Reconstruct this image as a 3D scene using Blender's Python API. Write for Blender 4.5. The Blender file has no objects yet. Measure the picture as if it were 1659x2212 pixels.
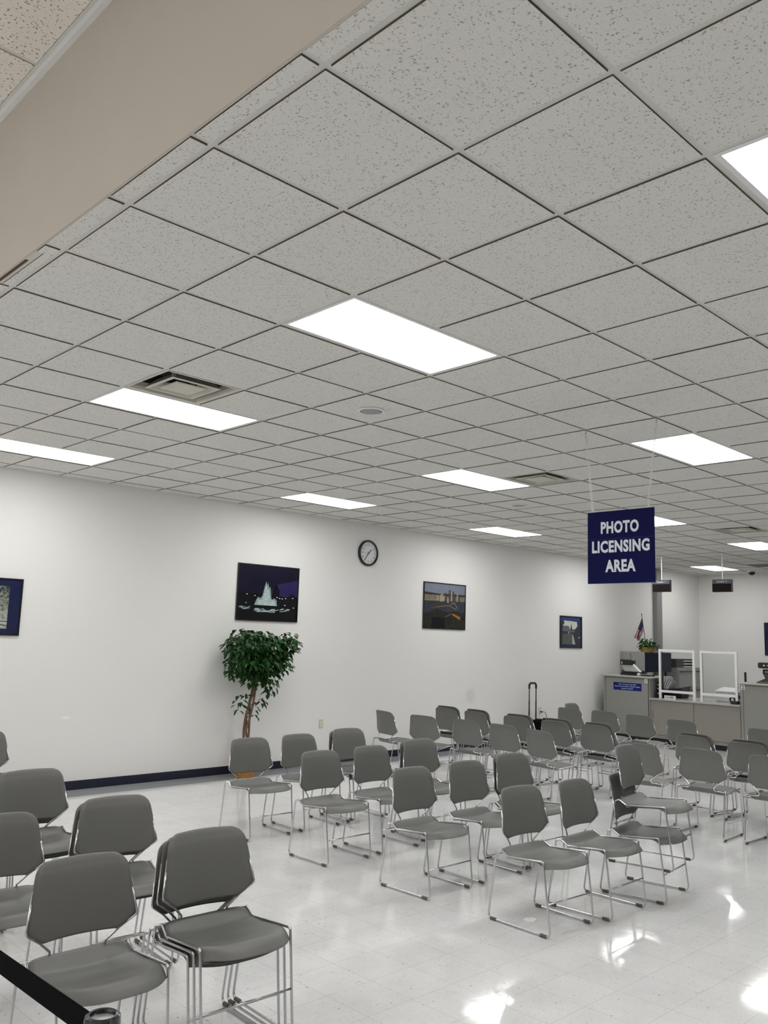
import bpy, math, random
from mathutils import Vector, Matrix
random.seed(7)
S = bpy.context.scene
COL = S.collection
T = 0.6096          # ceiling module
H = 3.4865          # main ceiling height
YW = 7.559          # left wall plane
XF = 18.087         # far wall plane
XS = -0.0875        # edge of the main ceiling, where the entrance ceiling steps up
H2 = H + 0.94
PI = math.pi

# ------------------------------------------------------------------ materials
def new_mat(name):
    m = bpy.data.materials.new(name); m.use_nodes = True
    nt = m.node_tree; b = nt.nodes['Principled BSDF']
    return m, nt, b

def mat(name, col, rough=.5, metal=0., spec=.5, noise=0., nscale=20., bump=0., bscale=200., coat=0., emit=None, estr=0., alpha=1., trans=0.):
    m, nt, b = new_mat(name)
    c = (col[0], col[1], col[2], 1)
    b.inputs['Base Color'].default_value = c
    b.inputs['Roughness'].default_value = rough
    b.inputs['Metallic'].default_value = metal
    b.inputs['Specular IOR Level'].default_value = spec
    b.inputs['Coat Weight'].default_value = coat
    b.inputs['Coat Roughness'].default_value = .05
    b.inputs['Alpha'].default_value = alpha
    b.inputs['Transmission Weight'].default_value = trans
    if emit:
        b.inputs['Emission Color'].default_value = (*emit, 1); b.inputs['Emission Strength'].default_value = estr
    tc = nt.nodes.new('ShaderNodeTexCoord')
    n = nt.nodes.new('ShaderNodeTexNoise'); n.inputs['Scale'].default_value = nscale; n.inputs['Detail'].default_value = 4
    nt.links.new(tc.outputs['Object'], n.inputs['Vector'])
    mx = nt.nodes.new('ShaderNodeMix'); mx.data_type = 'RGBA'
    mx.inputs['A'].default_value = tuple(max(0, x * (1 - noise)) for x in col) + (1,)
    mx.inputs['B'].default_value = tuple(min(1, x * (1 + noise)) for x in col) + (1,)
    nt.links.new(n.outputs['Fac'], mx.inputs['Factor'])
    nt.links.new(mx.outputs['Result'], b.inputs['Base Color'])
    if bump:
        n2 = nt.nodes.new('ShaderNodeTexNoise'); n2.inputs['Scale'].default_value = bscale; n2.inputs['Detail'].default_value = 3
        nt.links.new(tc.outputs['Object'], n2.inputs['Vector'])
        bp = nt.nodes.new('ShaderNodeBump'); bp.inputs['Strength'].default_value = bump; bp.inputs['Distance'].default_value = .002
        nt.links.new(n2.outputs['Fac'], bp.inputs['Height']); nt.links.new(bp.outputs['Normal'], b.inputs['Normal'])
    return m

def N(nt, t, **kw):
    n = nt.nodes.new(t)
    for k, v in kw.items():
        if k.startswith('in_'): n.inputs[k[3:].replace('_', ' ')].default_value = v
        else: setattr(n, k, v)
    return n

def math_node(nt, op, a, b=None):
    n = nt.nodes.new('ShaderNodeMath'); n.operation = op
    for i, v in enumerate((a, b)):
        if v is None: continue
        if isinstance(v, (int, float)): n.inputs[i].default_value = v
        else: nt.links.new(v, n.inputs[i])
    return n.outputs[0]

def mix_col(nt, fac, A, B):
    mx = nt.nodes.new('ShaderNodeMix'); mx.data_type = 'RGBA'
    if isinstance(fac, (int, float)): mx.inputs['Factor'].default_value = fac
    else: nt.links.new(fac, mx.inputs['Factor'])
    for k, v in (('A', A), ('B', B)):
        if isinstance(v, tuple): mx.inputs[k].default_value = v if len(v) == 4 else (*v, 1)
        else: nt.links.new(v, mx.inputs[k])
    return mx.outputs['Result']

def ceiling_tile_mat(name, base, dark, scale):
    m, nt, b = new_mat(name)
    tc = N(nt, 'ShaderNodeTexCoord')
    nz = N(nt, 'ShaderNodeTexNoise', in_Scale=scale * .9, in_Detail=2.)
    nt.links.new(tc.outputs['Object'], nz.inputs['Vector'])
    mixv = N(nt, 'ShaderNodeVectorMath', operation='MULTIPLY_ADD')
    mixv.inputs[1].default_value = (.022, .022, .0); nt.links.new(nz.outputs['Color'], mixv.inputs[0]); nt.links.new(tc.outputs['Object'], mixv.inputs[2])
    vo = N(nt, 'ShaderNodeTexVoronoi', in_Scale=scale)
    nt.links.new(mixv.outputs[0], vo.inputs['Vector'])
    big = N(nt, 'ShaderNodeTexNoise', in_Scale=7., in_Detail=2.)
    nt.links.new(tc.outputs['Object'], big.inputs['Vector'])
    sep = N(nt, 'ShaderNodeSeparateColor'); nt.links.new(vo.outputs['Color'], sep.inputs[0])
    thr = math_node(nt, 'MULTIPLY', sep.outputs[0], .40)
    thr = math_node(nt, 'ADD', thr, math_node(nt, 'MULTIPLY_ADD', big.outputs['Fac'], .14) if False else math_node(nt, 'MULTIPLY', big.outputs['Fac'], .10))
    spot = math_node(nt, 'LESS_THAN', vo.outputs['Distance'], math_node(nt, 'SUBTRACT', thr, .04))
    keep = math_node(nt, 'GREATER_THAN', sep.outputs[1], .15)
    spot = math_node(nt, 'MULTIPLY', spot, keep)
    fine = N(nt, 'ShaderNodeTexNoise', in_Scale=160., in_Detail=3.)
    nt.links.new(tc.outputs['Object'], fine.inputs['Vector'])
    c0 = mix_col(nt, fine.outputs['Fac'], tuple(x * .9 for x in base), tuple(min(1, x * 1.08) for x in base))
    stain = N(nt, 'ShaderNodeTexNoise', in_Scale=.9, in_Detail=2.)
    nt.links.new(tc.outputs['Object'], stain.inputs['Vector'])
    c0 = mix_col(nt, math_node(nt, 'MULTIPLY', stain.outputs['Fac'], .16), c0, (base[0] * .8, base[1] * .74, base[2] * .62, 1))
    c = mix_col(nt, math_node(nt, 'MULTIPLY', spot, .74), c0, dark)
    nt.links.new(c, b.inputs['Base Color'])
    b.inputs['Roughness'].default_value = .95; b.inputs['Specular IOR Level'].default_value = .1
    bp = N(nt, 'ShaderNodeBump', in_Strength=.35, in_Distance=.003)
    h = math_node(nt, 'SUBTRACT', fine.outputs['Fac'], spot)
    nt.links.new(h, bp.inputs['Height']); nt.links.new(bp.outputs['Normal'], b.inputs['Normal'])
    return m

def floor_mat():
    m, nt, b = new_mat('vinyl_tile_floor')
    tc = N(nt, 'ShaderNodeTexCoord')
    sx = N(nt, 'ShaderNodeSeparateXYZ'); nt.links.new(tc.outputs['Object'], sx.inputs[0])
    F = .3048
    def seam(o, off):
        a = math_node(nt, 'FRACT', math_node(nt, 'DIVIDE', math_node(nt, 'SUBTRACT', o, off), F))
        return math_node(nt, 'LESS_THAN', math_node(nt, 'ABSOLUTE', math_node(nt, 'SUBTRACT', a, .5)), .4968), \
            math_node(nt, 'FLOOR', math_node(nt, 'DIVIDE', math_node(nt, 'SUBTRACT', o, off), F))
    sxx, ix = seam(sx.outputs[0], .046)
    syy, iy = seam(sx.outputs[1], .397)
    notseam = math_node(nt, 'MULTIPLY', sxx, syy)
    cx = N(nt, 'ShaderNodeCombineXYZ'); nt.links.new(ix, cx.inputs[0]); nt.links.new(iy, cx.inputs[1])
    wn = N(nt, 'ShaderNodeTexWhiteNoise'); wn.noise_dimensions = '3D'; nt.links.new(cx.outputs[0], wn.inputs['Vector'])
    big = N(nt, 'ShaderNodeTexNoise', in_Scale=3.5, in_Detail=5., in_Roughness=.65)
    nt.links.new(tc.outputs['Object'], big.inputs['Vector'])
    mid = N(nt, 'ShaderNodeTexNoise', in_Scale=38., in_Detail=4., in_Roughness=.7)
    nt.links.new(tc.outputs['Object'], mid.inputs['Vector'])
    c = mix_col(nt, math_node(nt, 'MULTIPLY', mid.outputs['Fac'], 1.), (.69, .695, .70, 1), (.83, .83, .83, 1))
    c = mix_col(nt, math_node(nt, 'MULTIPLY', wn.outputs['Value'], .16), c, (.60, .60, .60, 1))
    rmp = N(nt, 'ShaderNodeMapRange'); rmp.inputs['From Min'].default_value = .42; rmp.inputs['From Max'].default_value = .75
    nt.links.new(big.outputs['Fac'], rmp.inputs['Value'])
    c = mix_col(nt, math_node(nt, 'MULTIPLY', rmp.outputs[0], .28), c, (.52, .515, .505, 1))
    # chips in the vinyl
    vv = N(nt, 'ShaderNodeTexVoronoi', in_Scale=34.); nt.links.new(tc.outputs['Object'], vv.inputs['Vector'])
    sp = N(nt, 'ShaderNodeSeparateColor'); nt.links.new(vv.outputs['Color'], sp.inputs[0])
    chip = math_node(nt, 'MULTIPLY', math_node(nt, 'LESS_THAN', vv.outputs['Distance'], math_node(nt, 'MULTIPLY', sp.outputs[1], .2)), math_node(nt, 'GREATER_THAN', sp.outputs[0], .62))
    c = mix_col(nt, math_node(nt, 'MULTIPLY', chip, .75), c, mix_col(nt, sp.outputs[2], (.20, .17, .14, 1), (.40, .39, .38, 1)))
    v2 = N(nt, 'ShaderNodeTexVoronoi', in_Scale=62.); nt.links.new(tc.outputs['Object'], v2.inputs['Vector'])
    s2 = N(nt, 'ShaderNodeSeparateColor'); nt.links.new(v2.outputs['Color'], s2.inputs[0])
    chip2 = math_node(nt, 'MULTIPLY', math_node(nt, 'LESS_THAN', v2.outputs['Distance'], math_node(nt, 'MULTIPLY', s2.outputs[1], .26)), math_node(nt, 'GREATER_THAN', s2.outputs[0], .45))
    c = mix_col(nt, math_node(nt, 'MULTIPLY', chip2, .42), c, (.30, .28, .26, 1))
    # grey border tiles along the left wall
    bord = math_node(nt, 'GREATER_THAN', sx.outputs[1], .397 + 22 * F + .07)
    cb = mix_col(nt, mid.outputs['Fac'], (.31, .32, .335, 1), (.42, .43, .44, 1))
    c = mix_col(nt, bord, c, cb)
    c = mix_col(nt, math_node(nt, 'MULTIPLY', math_node(nt, 'SUBTRACT', 1., notseam), .55), c, (.22, .20, .18, 1))
    nt.links.new(c, b.inputs['Base Color'])
    b.inputs['Specular IOR Level'].default_value = .36
    rr = N(nt, 'ShaderNodeMapRange'); rr.inputs['To Min'].default_value = .02; rr.inputs['To Max'].default_value = .12
    nt.links.new(big.outputs['Fac'], rr.inputs['Value']); nt.links.new(rr.outputs[0], b.inputs['Roughness'])
    wav = N(nt, 'ShaderNodeTexNoise', in_Scale=8., in_Detail=5., in_Roughness=.62)
    mp = N(nt, 'ShaderNodeMapping'); mp.inputs['Scale'].default_value = (1., .55, 1); mp.inputs['Rotation'].default_value = (0, 0, .7)
    nt.links.new(tc.outputs['Object'], mp.inputs['Vector']); nt.links.new(mp.outputs[0], wav.inputs['Vector'])
    hsum = math_node(nt, 'ADD', math_node(nt, 'MULTIPLY', wav.outputs['Fac'], 1.), math_node(nt, 'MULTIPLY', wn.outputs['Value'], .0))
    bp = N(nt, 'ShaderNodeBump', in_Strength=.05, in_Distance=.006)
    nt.links.new(hsum, bp.inputs['Height']); nt.links.new(bp.outputs['Normal'], b.inputs['Normal'])
    return m

def wall_mat():
    m, nt, b = new_mat('painted_wall')
    tc = N(nt, 'ShaderNodeTexCoord')
    n = N(nt, 'ShaderNodeTexNoise', in_Scale=.8, in_Detail=3.); nt.links.new(tc.outputs['Object'], n.inputs['Vector'])
    c = mix_col(nt, n.outputs['Fac'], (.79, .785, .765, 1), (.83, .825, .805, 1))
    def patch(p, r, col, amt, c, ex=(1, 1, 1)):
        sv = N(nt, 'ShaderNodeVectorMath', operation='SUBTRACT'); nt.links.new(tc.outputs['Object'], sv.inputs[0]); sv.inputs[1].default_value = p
        sc = N(nt, 'ShaderNodeVectorMath', operation='MULTIPLY'); nt.links.new(sv.outputs[0], sc.inputs[0]); sc.inputs[1].default_value = ex
        ln = N(nt, 'ShaderNodeVectorMath', operation='LENGTH'); nt.links.new(sc.outputs[0], ln.inputs[0])
        mr = N(nt, 'ShaderNodeMapRange'); mr.inputs['From Min'].default_value = r; mr.inputs['From Max'].default_value = r * .4
        nt.links.new(ln.outputs['Value'], mr.inputs['Value'])
        return mix_col(nt, math_node(nt, 'MULTIPLY', mr.outputs[0], amt), c, col)
    c = patch((2.77, YW, .79), .07, (.93, .93, .92, 1), .9, c, (1, 1, 4.))
    c = patch((9.72, YW, .86), .16, (.55, .54, .52, 1), .35, c)
    nt.links.new(c, b.inputs['Base Color'])
    b.inputs['Roughness'].default_value = .65; b.inputs['Specular IOR Level'].default_value = .25
    n2 = N(nt, 'ShaderNodeTexNoise', in_Scale=90., in_Detail=3.); nt.links.new(tc.outputs['Object'], n2.inputs['Vector'])
    bp = N(nt, 'ShaderNodeBump', in_Strength=.12, in_Distance=.002)
    nt.links.new(n2.outputs['Fac'], bp.inputs['Height']); nt.links.new(bp.outputs['Normal'], b.inputs['Normal'])
    return m

M = {}
M['wall'] = wall_mat()
M['header'] = mat('header_paint', (.56, .515, .46), .7, spec=.2, noise=.03, nscale=3, bump=.1)
M['tile'] = ceiling_tile_mat('mineral_fibre_tile', (.78, .775, .745), (.27, .255, .225), 120.)
M['tile2'] = ceiling_tile_mat('entrance_mineral_tile', (.90, .85, .79), (.14, .12, .10), 84.)
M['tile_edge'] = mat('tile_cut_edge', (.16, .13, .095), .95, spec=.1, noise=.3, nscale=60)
M['grid'] = mat('ceiling_grid_paint', (.66, .66, .62), .45, noise=.04, nscale=8)
M['floor'] = floor_mat()
M['base'] = mat('navy_rubber_base', (.010, .012, .030), .4, noise=.2)
M['plastic'] = mat('grey_chair_plastic', (.152, .152, .144), .42, spec=.45, noise=.05, nscale=6, bump=.15, bscale=700)
M['chrome'] = mat('chrome_wire', (.60, .60, .62), .18, metal=1., noise=.03)
M['glide'] = mat('brown_rubber_glide', (.12, .10, .082), .65, noise=.2)
M['white'] = mat('white_enamel', (.80, .80, .80), .4, noise=.02)
M['ivory'] = mat('ivory_plastic', (.62, .57, .42), .4, noise=.05)
M['black'] = mat('black_plastic', (.012, .012, .013), .4, noise=.3, nscale=30)
M['blackcloth'] = mat('black_woven_fabric', (.003, .003, .0035), .9, spec=.08, noise=.4, nscale=300, bump=.5, bscale=600)
M['blackgloss'] = mat('black_frame_lacquer', (.012, .012, .014), .22, noise=.2)
M['darkchrome'] = mat('dark_polished_metal', (.10, .10, .105), .22, metal=1., noise=.2, nscale=40)
M['lamp'] = mat('lit_prismatic_diffuser', (.9, .9, .9), .5, emit=(1., .996, .985), estr=12.0)
M['vent'] = mat('vent_cream_paint', (.60, .58, .50), .5, noise=.12, nscale=12)
M['ventdark'] = mat('vent_throat', (.03, .028, .024), .8, noise=.4, nscale=18)
M['ventgrey'] = mat('vent_inner_grey', (.33, .33, .31), .6, noise=.15, nscale=12)
M['speaker'] = mat('speaker_grille', (.33, .33, .325), .6, noise=.15, nscale=300)
M['returngrey'] = mat('return_grille_grey', (.22, .21, .20), .7, noise=.2, nscale=120)
M['signblue'] = mat('blue_sign_face', (.0022, .003, .052), .6, spec=.12, noise=.06, nscale=8)
M['signline'] = mat('blue_sign_joint', (.03, .035, .14), .5)
M['letter'] = mat('pale_vinyl_letter', (.66, .70, .76), .45, noise=.02)
M['chain'] = mat('white_plastic_chain', (.74, .74, .72), .35, noise=.05)
M['hook'] = mat('yellowed_hook', (.45, .38, .18), .45, noise=.15)
M['cab'] = mat('grey_laminate', (.265, .262, .245), .5, noise=.05, nscale=5)
M['cabbrown'] = mat('taupe_laminate', (.27, .25, .225), .5, noise=.06, nscale=5)
M['cabtop'] = mat('pale_grey_worktop', (.42, .41, .39), .4, noise=.05, nscale=30)
M['cabedge'] = mat('cabinet_edge_dark', (.06, .058, .055), .5, noise=.2)
M['silver'] = mat('silver_plastic', (.50, .50, .47), .35, metal=.3, noise=.04)
M['steel'] = mat('satin_grey_steel', (.30, .29, .29), .45, metal=.5, noise=.06, nscale=6)
M['navy'] = mat('navy_door', (.008, .012, .036), .6, spec=.2, noise=.12)
M['filegrey'] = mat('grey_file_cabinet', (.32, .32, .31), .45, noise=.04)
M['filedark'] = mat('dark_grey_file_handle', (.09, .09, .09), .6)  # even dark grey of the drawer handles
M['paper'] = mat('white_paper', (.80, .80, .80), .7, noise=.04, nscale=40)
M['clearfile'] = mat('translucent_file', (.62, .62, .66), .25, noise=.2, nscale=25, alpha=.85)
M['printer'] = mat('pale_printer_plastic', (.66, .67, .70), .4, noise=.03)
M['panelgrey'] = mat('display_header_grey', (.085, .09, .10), .6, spec=.2, noise=.05)
M['led'] = mat('dark_led_window', (.010, .005, .006), .6, spec=.12, noise=.3, nscale=300)
M['leafA'] = mat('ficus_leaf', (.016, .066, .013), .45, noise=.5, nscale=9, spec=.3)
M['leafB'] = mat('potted_leaf', (.035, .13, .022), .45, noise=.5, nscale=14, spec=.4)
M['bark'] = mat('brown_bark', (.16, .10, .06), .8, noise=.5, nscale=30, bump=.8, bscale=60)
M['wicker'] = mat('orange_wicker', (.42, .20, .055), .6, noise=.4, nscale=40)
M['wicker2'] = mat('yellow_wicker', (.42, .28, .06), .6, noise=.4, nscale=40)
M['moss'] = mat('dry_moss', (.12, .09, .04), .9, noise=.5, nscale=60)
M['red'] = mat('flag_red', (.20, .018, .022), .7, noise=.15)
M['flagwhite'] = mat('flag_white', (.58, .50, .50), .7, noise=.08)
M['flagblue'] = mat('flag_blue', (.030, .032, .085), .7, noise=.3, nscale=120)
M['pole'] = mat('black_stick', (.02, .02, .02), .4)
M['clockface'] = mat('clock_paper', (.72, .74, .74), .5, noise=.02)
M['clockrim'] = mat('dark_clock_rim', (.014, .009, .009), .25, noise=.2)
M['ink'] = mat('black_ink', (.02, .02, .022), .5)
M['inkblue'] = mat('navy_ink', (.02, .022, .09), .5)
M['noticeblue'] = mat('blue_notice_card', (.006, .014, .17), .55, spec=.2, noise=.05)
M['paneclear'] = None
def glass_mat():
    m, nt, b = new_mat('clear_acrylic')
    out = nt.nodes['Material Output']
    tr = N(nt, 'ShaderNodeBsdfTransparent'); tr.inputs[0].default_value = (.97, .98, .98, 1)
    gl = N(nt, 'ShaderNodeBsdfGlossy'); gl.inputs['Roughness'].default_value = .03
    fr = N(nt, 'ShaderNodeFresnel', in_IOR=1.25)
    mx = N(nt, 'ShaderNodeMixShader'); nt.links.new(fr.outputs[0], mx.inputs[0]); nt.links.new(tr.outputs[0], mx.inputs[1]); nt.links.new(gl.outputs[0], mx.inputs[2])
    nt.links.new(mx.outputs[0], out.inputs['Surface'])
    return m
M['glass'] = glass_mat()
def flat_print(name, col, noise=.25, ns=14):
    return mat(name, col, .05, spec=.5, noise=noise, nscale=ns)

# ------------------------------------------------------------------ mesh helpers
class MB:
    def __init__(s): s.v = []; s.f = []; s.m = []
    def add(s, vs, fs, mi=0):
        o = len(s.v); s.v += [tuple(v) for v in vs]
        for f in fs: s.f.append(tuple(i + o for i in f)); s.m.append(mi)
    def box(s, x0, x1, y0, y1, z0, z1, mi=0):
        x0, x1 = min(x0, x1), max(x0, x1); y0, y1 = min(y0, y1), max(y0, y1); z0, z1 = min(z0, z1), max(z0, z1)
        vs = [(x, y, z) for x in (x0, x1) for y in (y0, y1) for z in (z0, z1)]
        s.add(vs, [(0, 1, 3, 2), (4, 6, 7, 5), (0, 4, 5, 1), (2, 3, 7, 6), (0, 2, 6, 4), (1, 5, 7, 3)], mi)
    def rbox(s, x0, x1, y0, y1, z0, z1, r, mi=0, seg=3):
        """box with rounded vertical edges and a small bevel on top and bottom"""
        x0, x1 = min(x0, x1), max(x0, x1); y0, y1 = min(y0, y1), max(y0, y1)
        r = min(r, (x1 - x0) / 2.01, (y1 - y0) / 2.01); b = min(r * .5, (z1 - z0) * .3)
        def ring(z, ins):
            out = []
            for cx, cy, a0 in ((x1 - r, y1 - r, 0), (x0 + r, y1 - r, PI / 2), (x0 + r, y0 + r, PI), (x1 - r, y0 + r, 1.5 * PI)):
                for k in range(seg + 1):
                    a = a0 + PI / 2 * k / seg
                    out.append((cx + (r - ins) * math.cos(a), cy + (r - ins) * math.sin(a), z))
            return out
        s.loft([ring(z0, b), ring(z0 + b, 0), ring(z1 - b, 0), ring(z1, b)], mi)
    def loft(s, rings, mi=0, caps=True, closed=True):
        n = len(rings[0]); o = len(s.v)
        for r in rings: s.v += [tuple(p) for p in r]
        for k in range(len(rings) - 1):
            for i in range(n if closed else n - 1):
                j = (i + 1) % n
                s.f.append((o + k * n + i, o + k * n + j, o + (k + 1) * n + j, o + (k + 1) * n + i)); s.m.append(mi)
        if caps:
            s.f.append(tuple(o + i for i in reversed(range(n)))); s.m.append(mi)
            s.f.append(tuple(o + (len(rings) - 1) * n + i for i in range(n))); s.m.append(mi)
    def lathe(s, prof, cx, cy, seg=24, mi=0, caps=True):
        s.loft([[(cx + r * math.cos(2 * PI * k / seg), cy + r * math.sin(2 * PI * k / seg), z) for k in range(seg)] for r, z in prof], mi, caps)
    def tube(s, pts, r, seg=8, closed=False, mi=0):
        pts = [Vector(p) for p in pts]; n = len(pts); rings = []
        def tan(i):
            a = pts[(i - 1) % n] if closed or i > 0 else pts[i]; b = pts[(i + 1) % n] if closed or i < n - 1 else pts[i]
            return (b - a).normalized()
        t = tan(0); up = Vector((0, 0, 1)) if abs(t.z) < .9 else Vector((1, 0, 0))
        nrm = (up - t * up.dot(t)).normalized()
        for i in range(n):
            t2 = tan(i); nrm = (nrm - t2 * nrm.dot(t2)).normalized(); bn = t2.cross(nrm)
            rr = r[i] if isinstance(r, (list, tuple)) else r
            rings.append([pts[i] + (nrm * math.cos(2 * PI * k / seg) + bn * math.sin(2 * PI * k / seg)) * rr for k in range(seg)])
        if closed:
            # align the last ring with the first
            best = min(range(seg), key=lambda q: sum((rings[0][k] - rings[-1][(k + q) % seg]).length for k in range(seg)))
            rings.append([rings[0][(k - best) % seg] for k in range(seg)])
            s.loft(rings, mi, False)
        else: s.loft(rings, mi, True)
    def poly(s, pts, mi=0): s.add(pts, [tuple(range(len(pts)))], mi)
    def build(s, name, mats, parent=None, smooth=False, angle=None):
        me = bpy.data.meshes.new(name); me.from_pydata(s.v, [], s.f); me.update()
        for m in (mats if isinstance(mats, (list, tuple)) else [mats]): me.materials.append(m)
        for p, mi in zip(me.polygons, s.m): p.material_index = mi; p.use_smooth = smooth
        if smooth and angle: me.set_sharp_from_angle(angle=angle)
        return link(name, me, parent)

def link(name, me, parent=None):
    o = bpy.data.objects.new(name, me); COL.objects.link(o)
    if parent: o.parent = parent
    return o

def fillet(pts, rads, closed=False, seg=4):
    pts = [Vector(p) for p in pts]; n = len(pts); out = []
    for i in range(n):
        if not closed and i in (0, n - 1): out.append(pts[i]); continue
        p, a, b = pts[i], pts[(i - 1) % n], pts[(i + 1) % n]
        r = rads[i] if isinstance(rads, (list, tuple)) else rads
        u = (a - p); v = (b - p); lu, lv = u.length, v.length; u.normalize(); v.normalize()
        ang = u.angle(v); d = min(r / max(math.tan(ang / 2), .05), lu * .45, lv * .45)
        p0, p1 = p + u * d, p + v * d
        for k in range(seg + 1):
            t = k / seg; out.append(p0 * (1 - t) ** 2 + p * 2 * t * (1 - t) + p1 * t ** 2)
    return out

def tag(o, label, cat, group=None):
    o['label'] = label; o['category'] = cat
    if group: o['group'] = group
    return o
def thing(name, label, cat, loc=(0, 0, 0), rz=0., group=None):
    o = bpy.data.objects.new(name, None); COL.objects.link(o); o.location = loc; o.rotation_euler = (0, 0, rz)
    o.empty_display_size = .1
    return tag(o, label, cat, group)
def struct(o): o['kind'] = 'structure'; return o

def text_verts(body, offset=0., shear=0., space=1.):
    cu = bpy.data.curves.new('lettering_curve', 'FONT'); cu.body = body; cu.size = 1; cu.offset = offset; cu.shear = shear; cu.space_character = space
    cu.align_x = 'CENTER'; cu.resolution_u = 3
    o = bpy.data.objects.new('lettering_curve', cu); COL.objects.link(o)
    dg = bpy.context.evaluated_depsgraph_get(); dg.update()
    me = bpy.data.meshes.new_from_object(o.evaluated_get(dg))
    vs = [v.co.copy() for v in me.vertices]; fs = [tuple(p.vertices) for p in me.polygons]
    bpy.data.objects.remove(o); bpy.data.curves.remove(cu); bpy.data.meshes.remove(me)
    return vs, fs
def text_into(mb, body, centre, xd, yd, w=None, h=None, offset=0., mi=0, shear=0., space=1.):
    """flat lettering centred on a point; xd, yd span its plane; scaled to width w and height h"""
    vs, fs = text_verts(body, offset, shear, space)
    x0, x1 = min(v.x for v in vs), max(v.x for v in vs); y0, y1 = min(v.y for v in vs), max(v.y for v in vs)
    sx = (w / (x1 - x0)) if w else None; sy = (h / (y1 - y0)) if h else None
    sx = sx or sy; sy = sy or sx
    c = Vector(centre); xd = Vector(xd); yd = Vector(yd)
    mb.add([c + xd * (v.x - (x0 + x1) / 2) * sx + yd * (v.y - (y0 + y1) / 2) * sy for v in vs], fs, mi)

# ------------------------------------------------------------------ the room
def room():
    mb = MB(); mb.box(-7, XF + .1, -9, YW + .1, -.1, 0); struct(mb.build('floor', M['floor']))
    mb = MB(); mb.box(-7, XF + .12, YW, YW + .12, 0, H2); struct(mb.build('wall_left', M['wall']))
    mb = MB(); mb.box(XF, XF + .12, -9, YW, 0, H); struct(mb.build('wall_far', M['wall']))
    mb = MB(); mb.box(-7, XF + .12, -9.12, -9, 0, H2); struct(mb.build('wall_right', M['wall']))
    mb = MB(); mb.box(-7.12, -7, -9.12, YW + .12, 0, H2); struct(mb.build('wall_back', M['wall']))
    mb = MB(); mb.box(-7, 13.55, YW - .008, YW, 0, .098)
    struct(mb.build('baseboard_left', M['base']))
    # step between the entrance ceiling and the waiting room ceiling
    mb = MB(); mb.box(XS - .012, XS, -9, YW, H - .008, H2 + .05); struct(mb.build('wall_header', M['header']))
    mb = MB(); mb.box(XS - .036, XS - .012, -9, YW, H2 - .040, H2 - .002); struct(mb.build('trim_2', M['white']))
    # corner post against the left wall
    mb = MB(); mb.box(15.90, 16.12, YW - .10, YW, 0, H - .004); struct(mb.build('trim_1', M['steel']))

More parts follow.
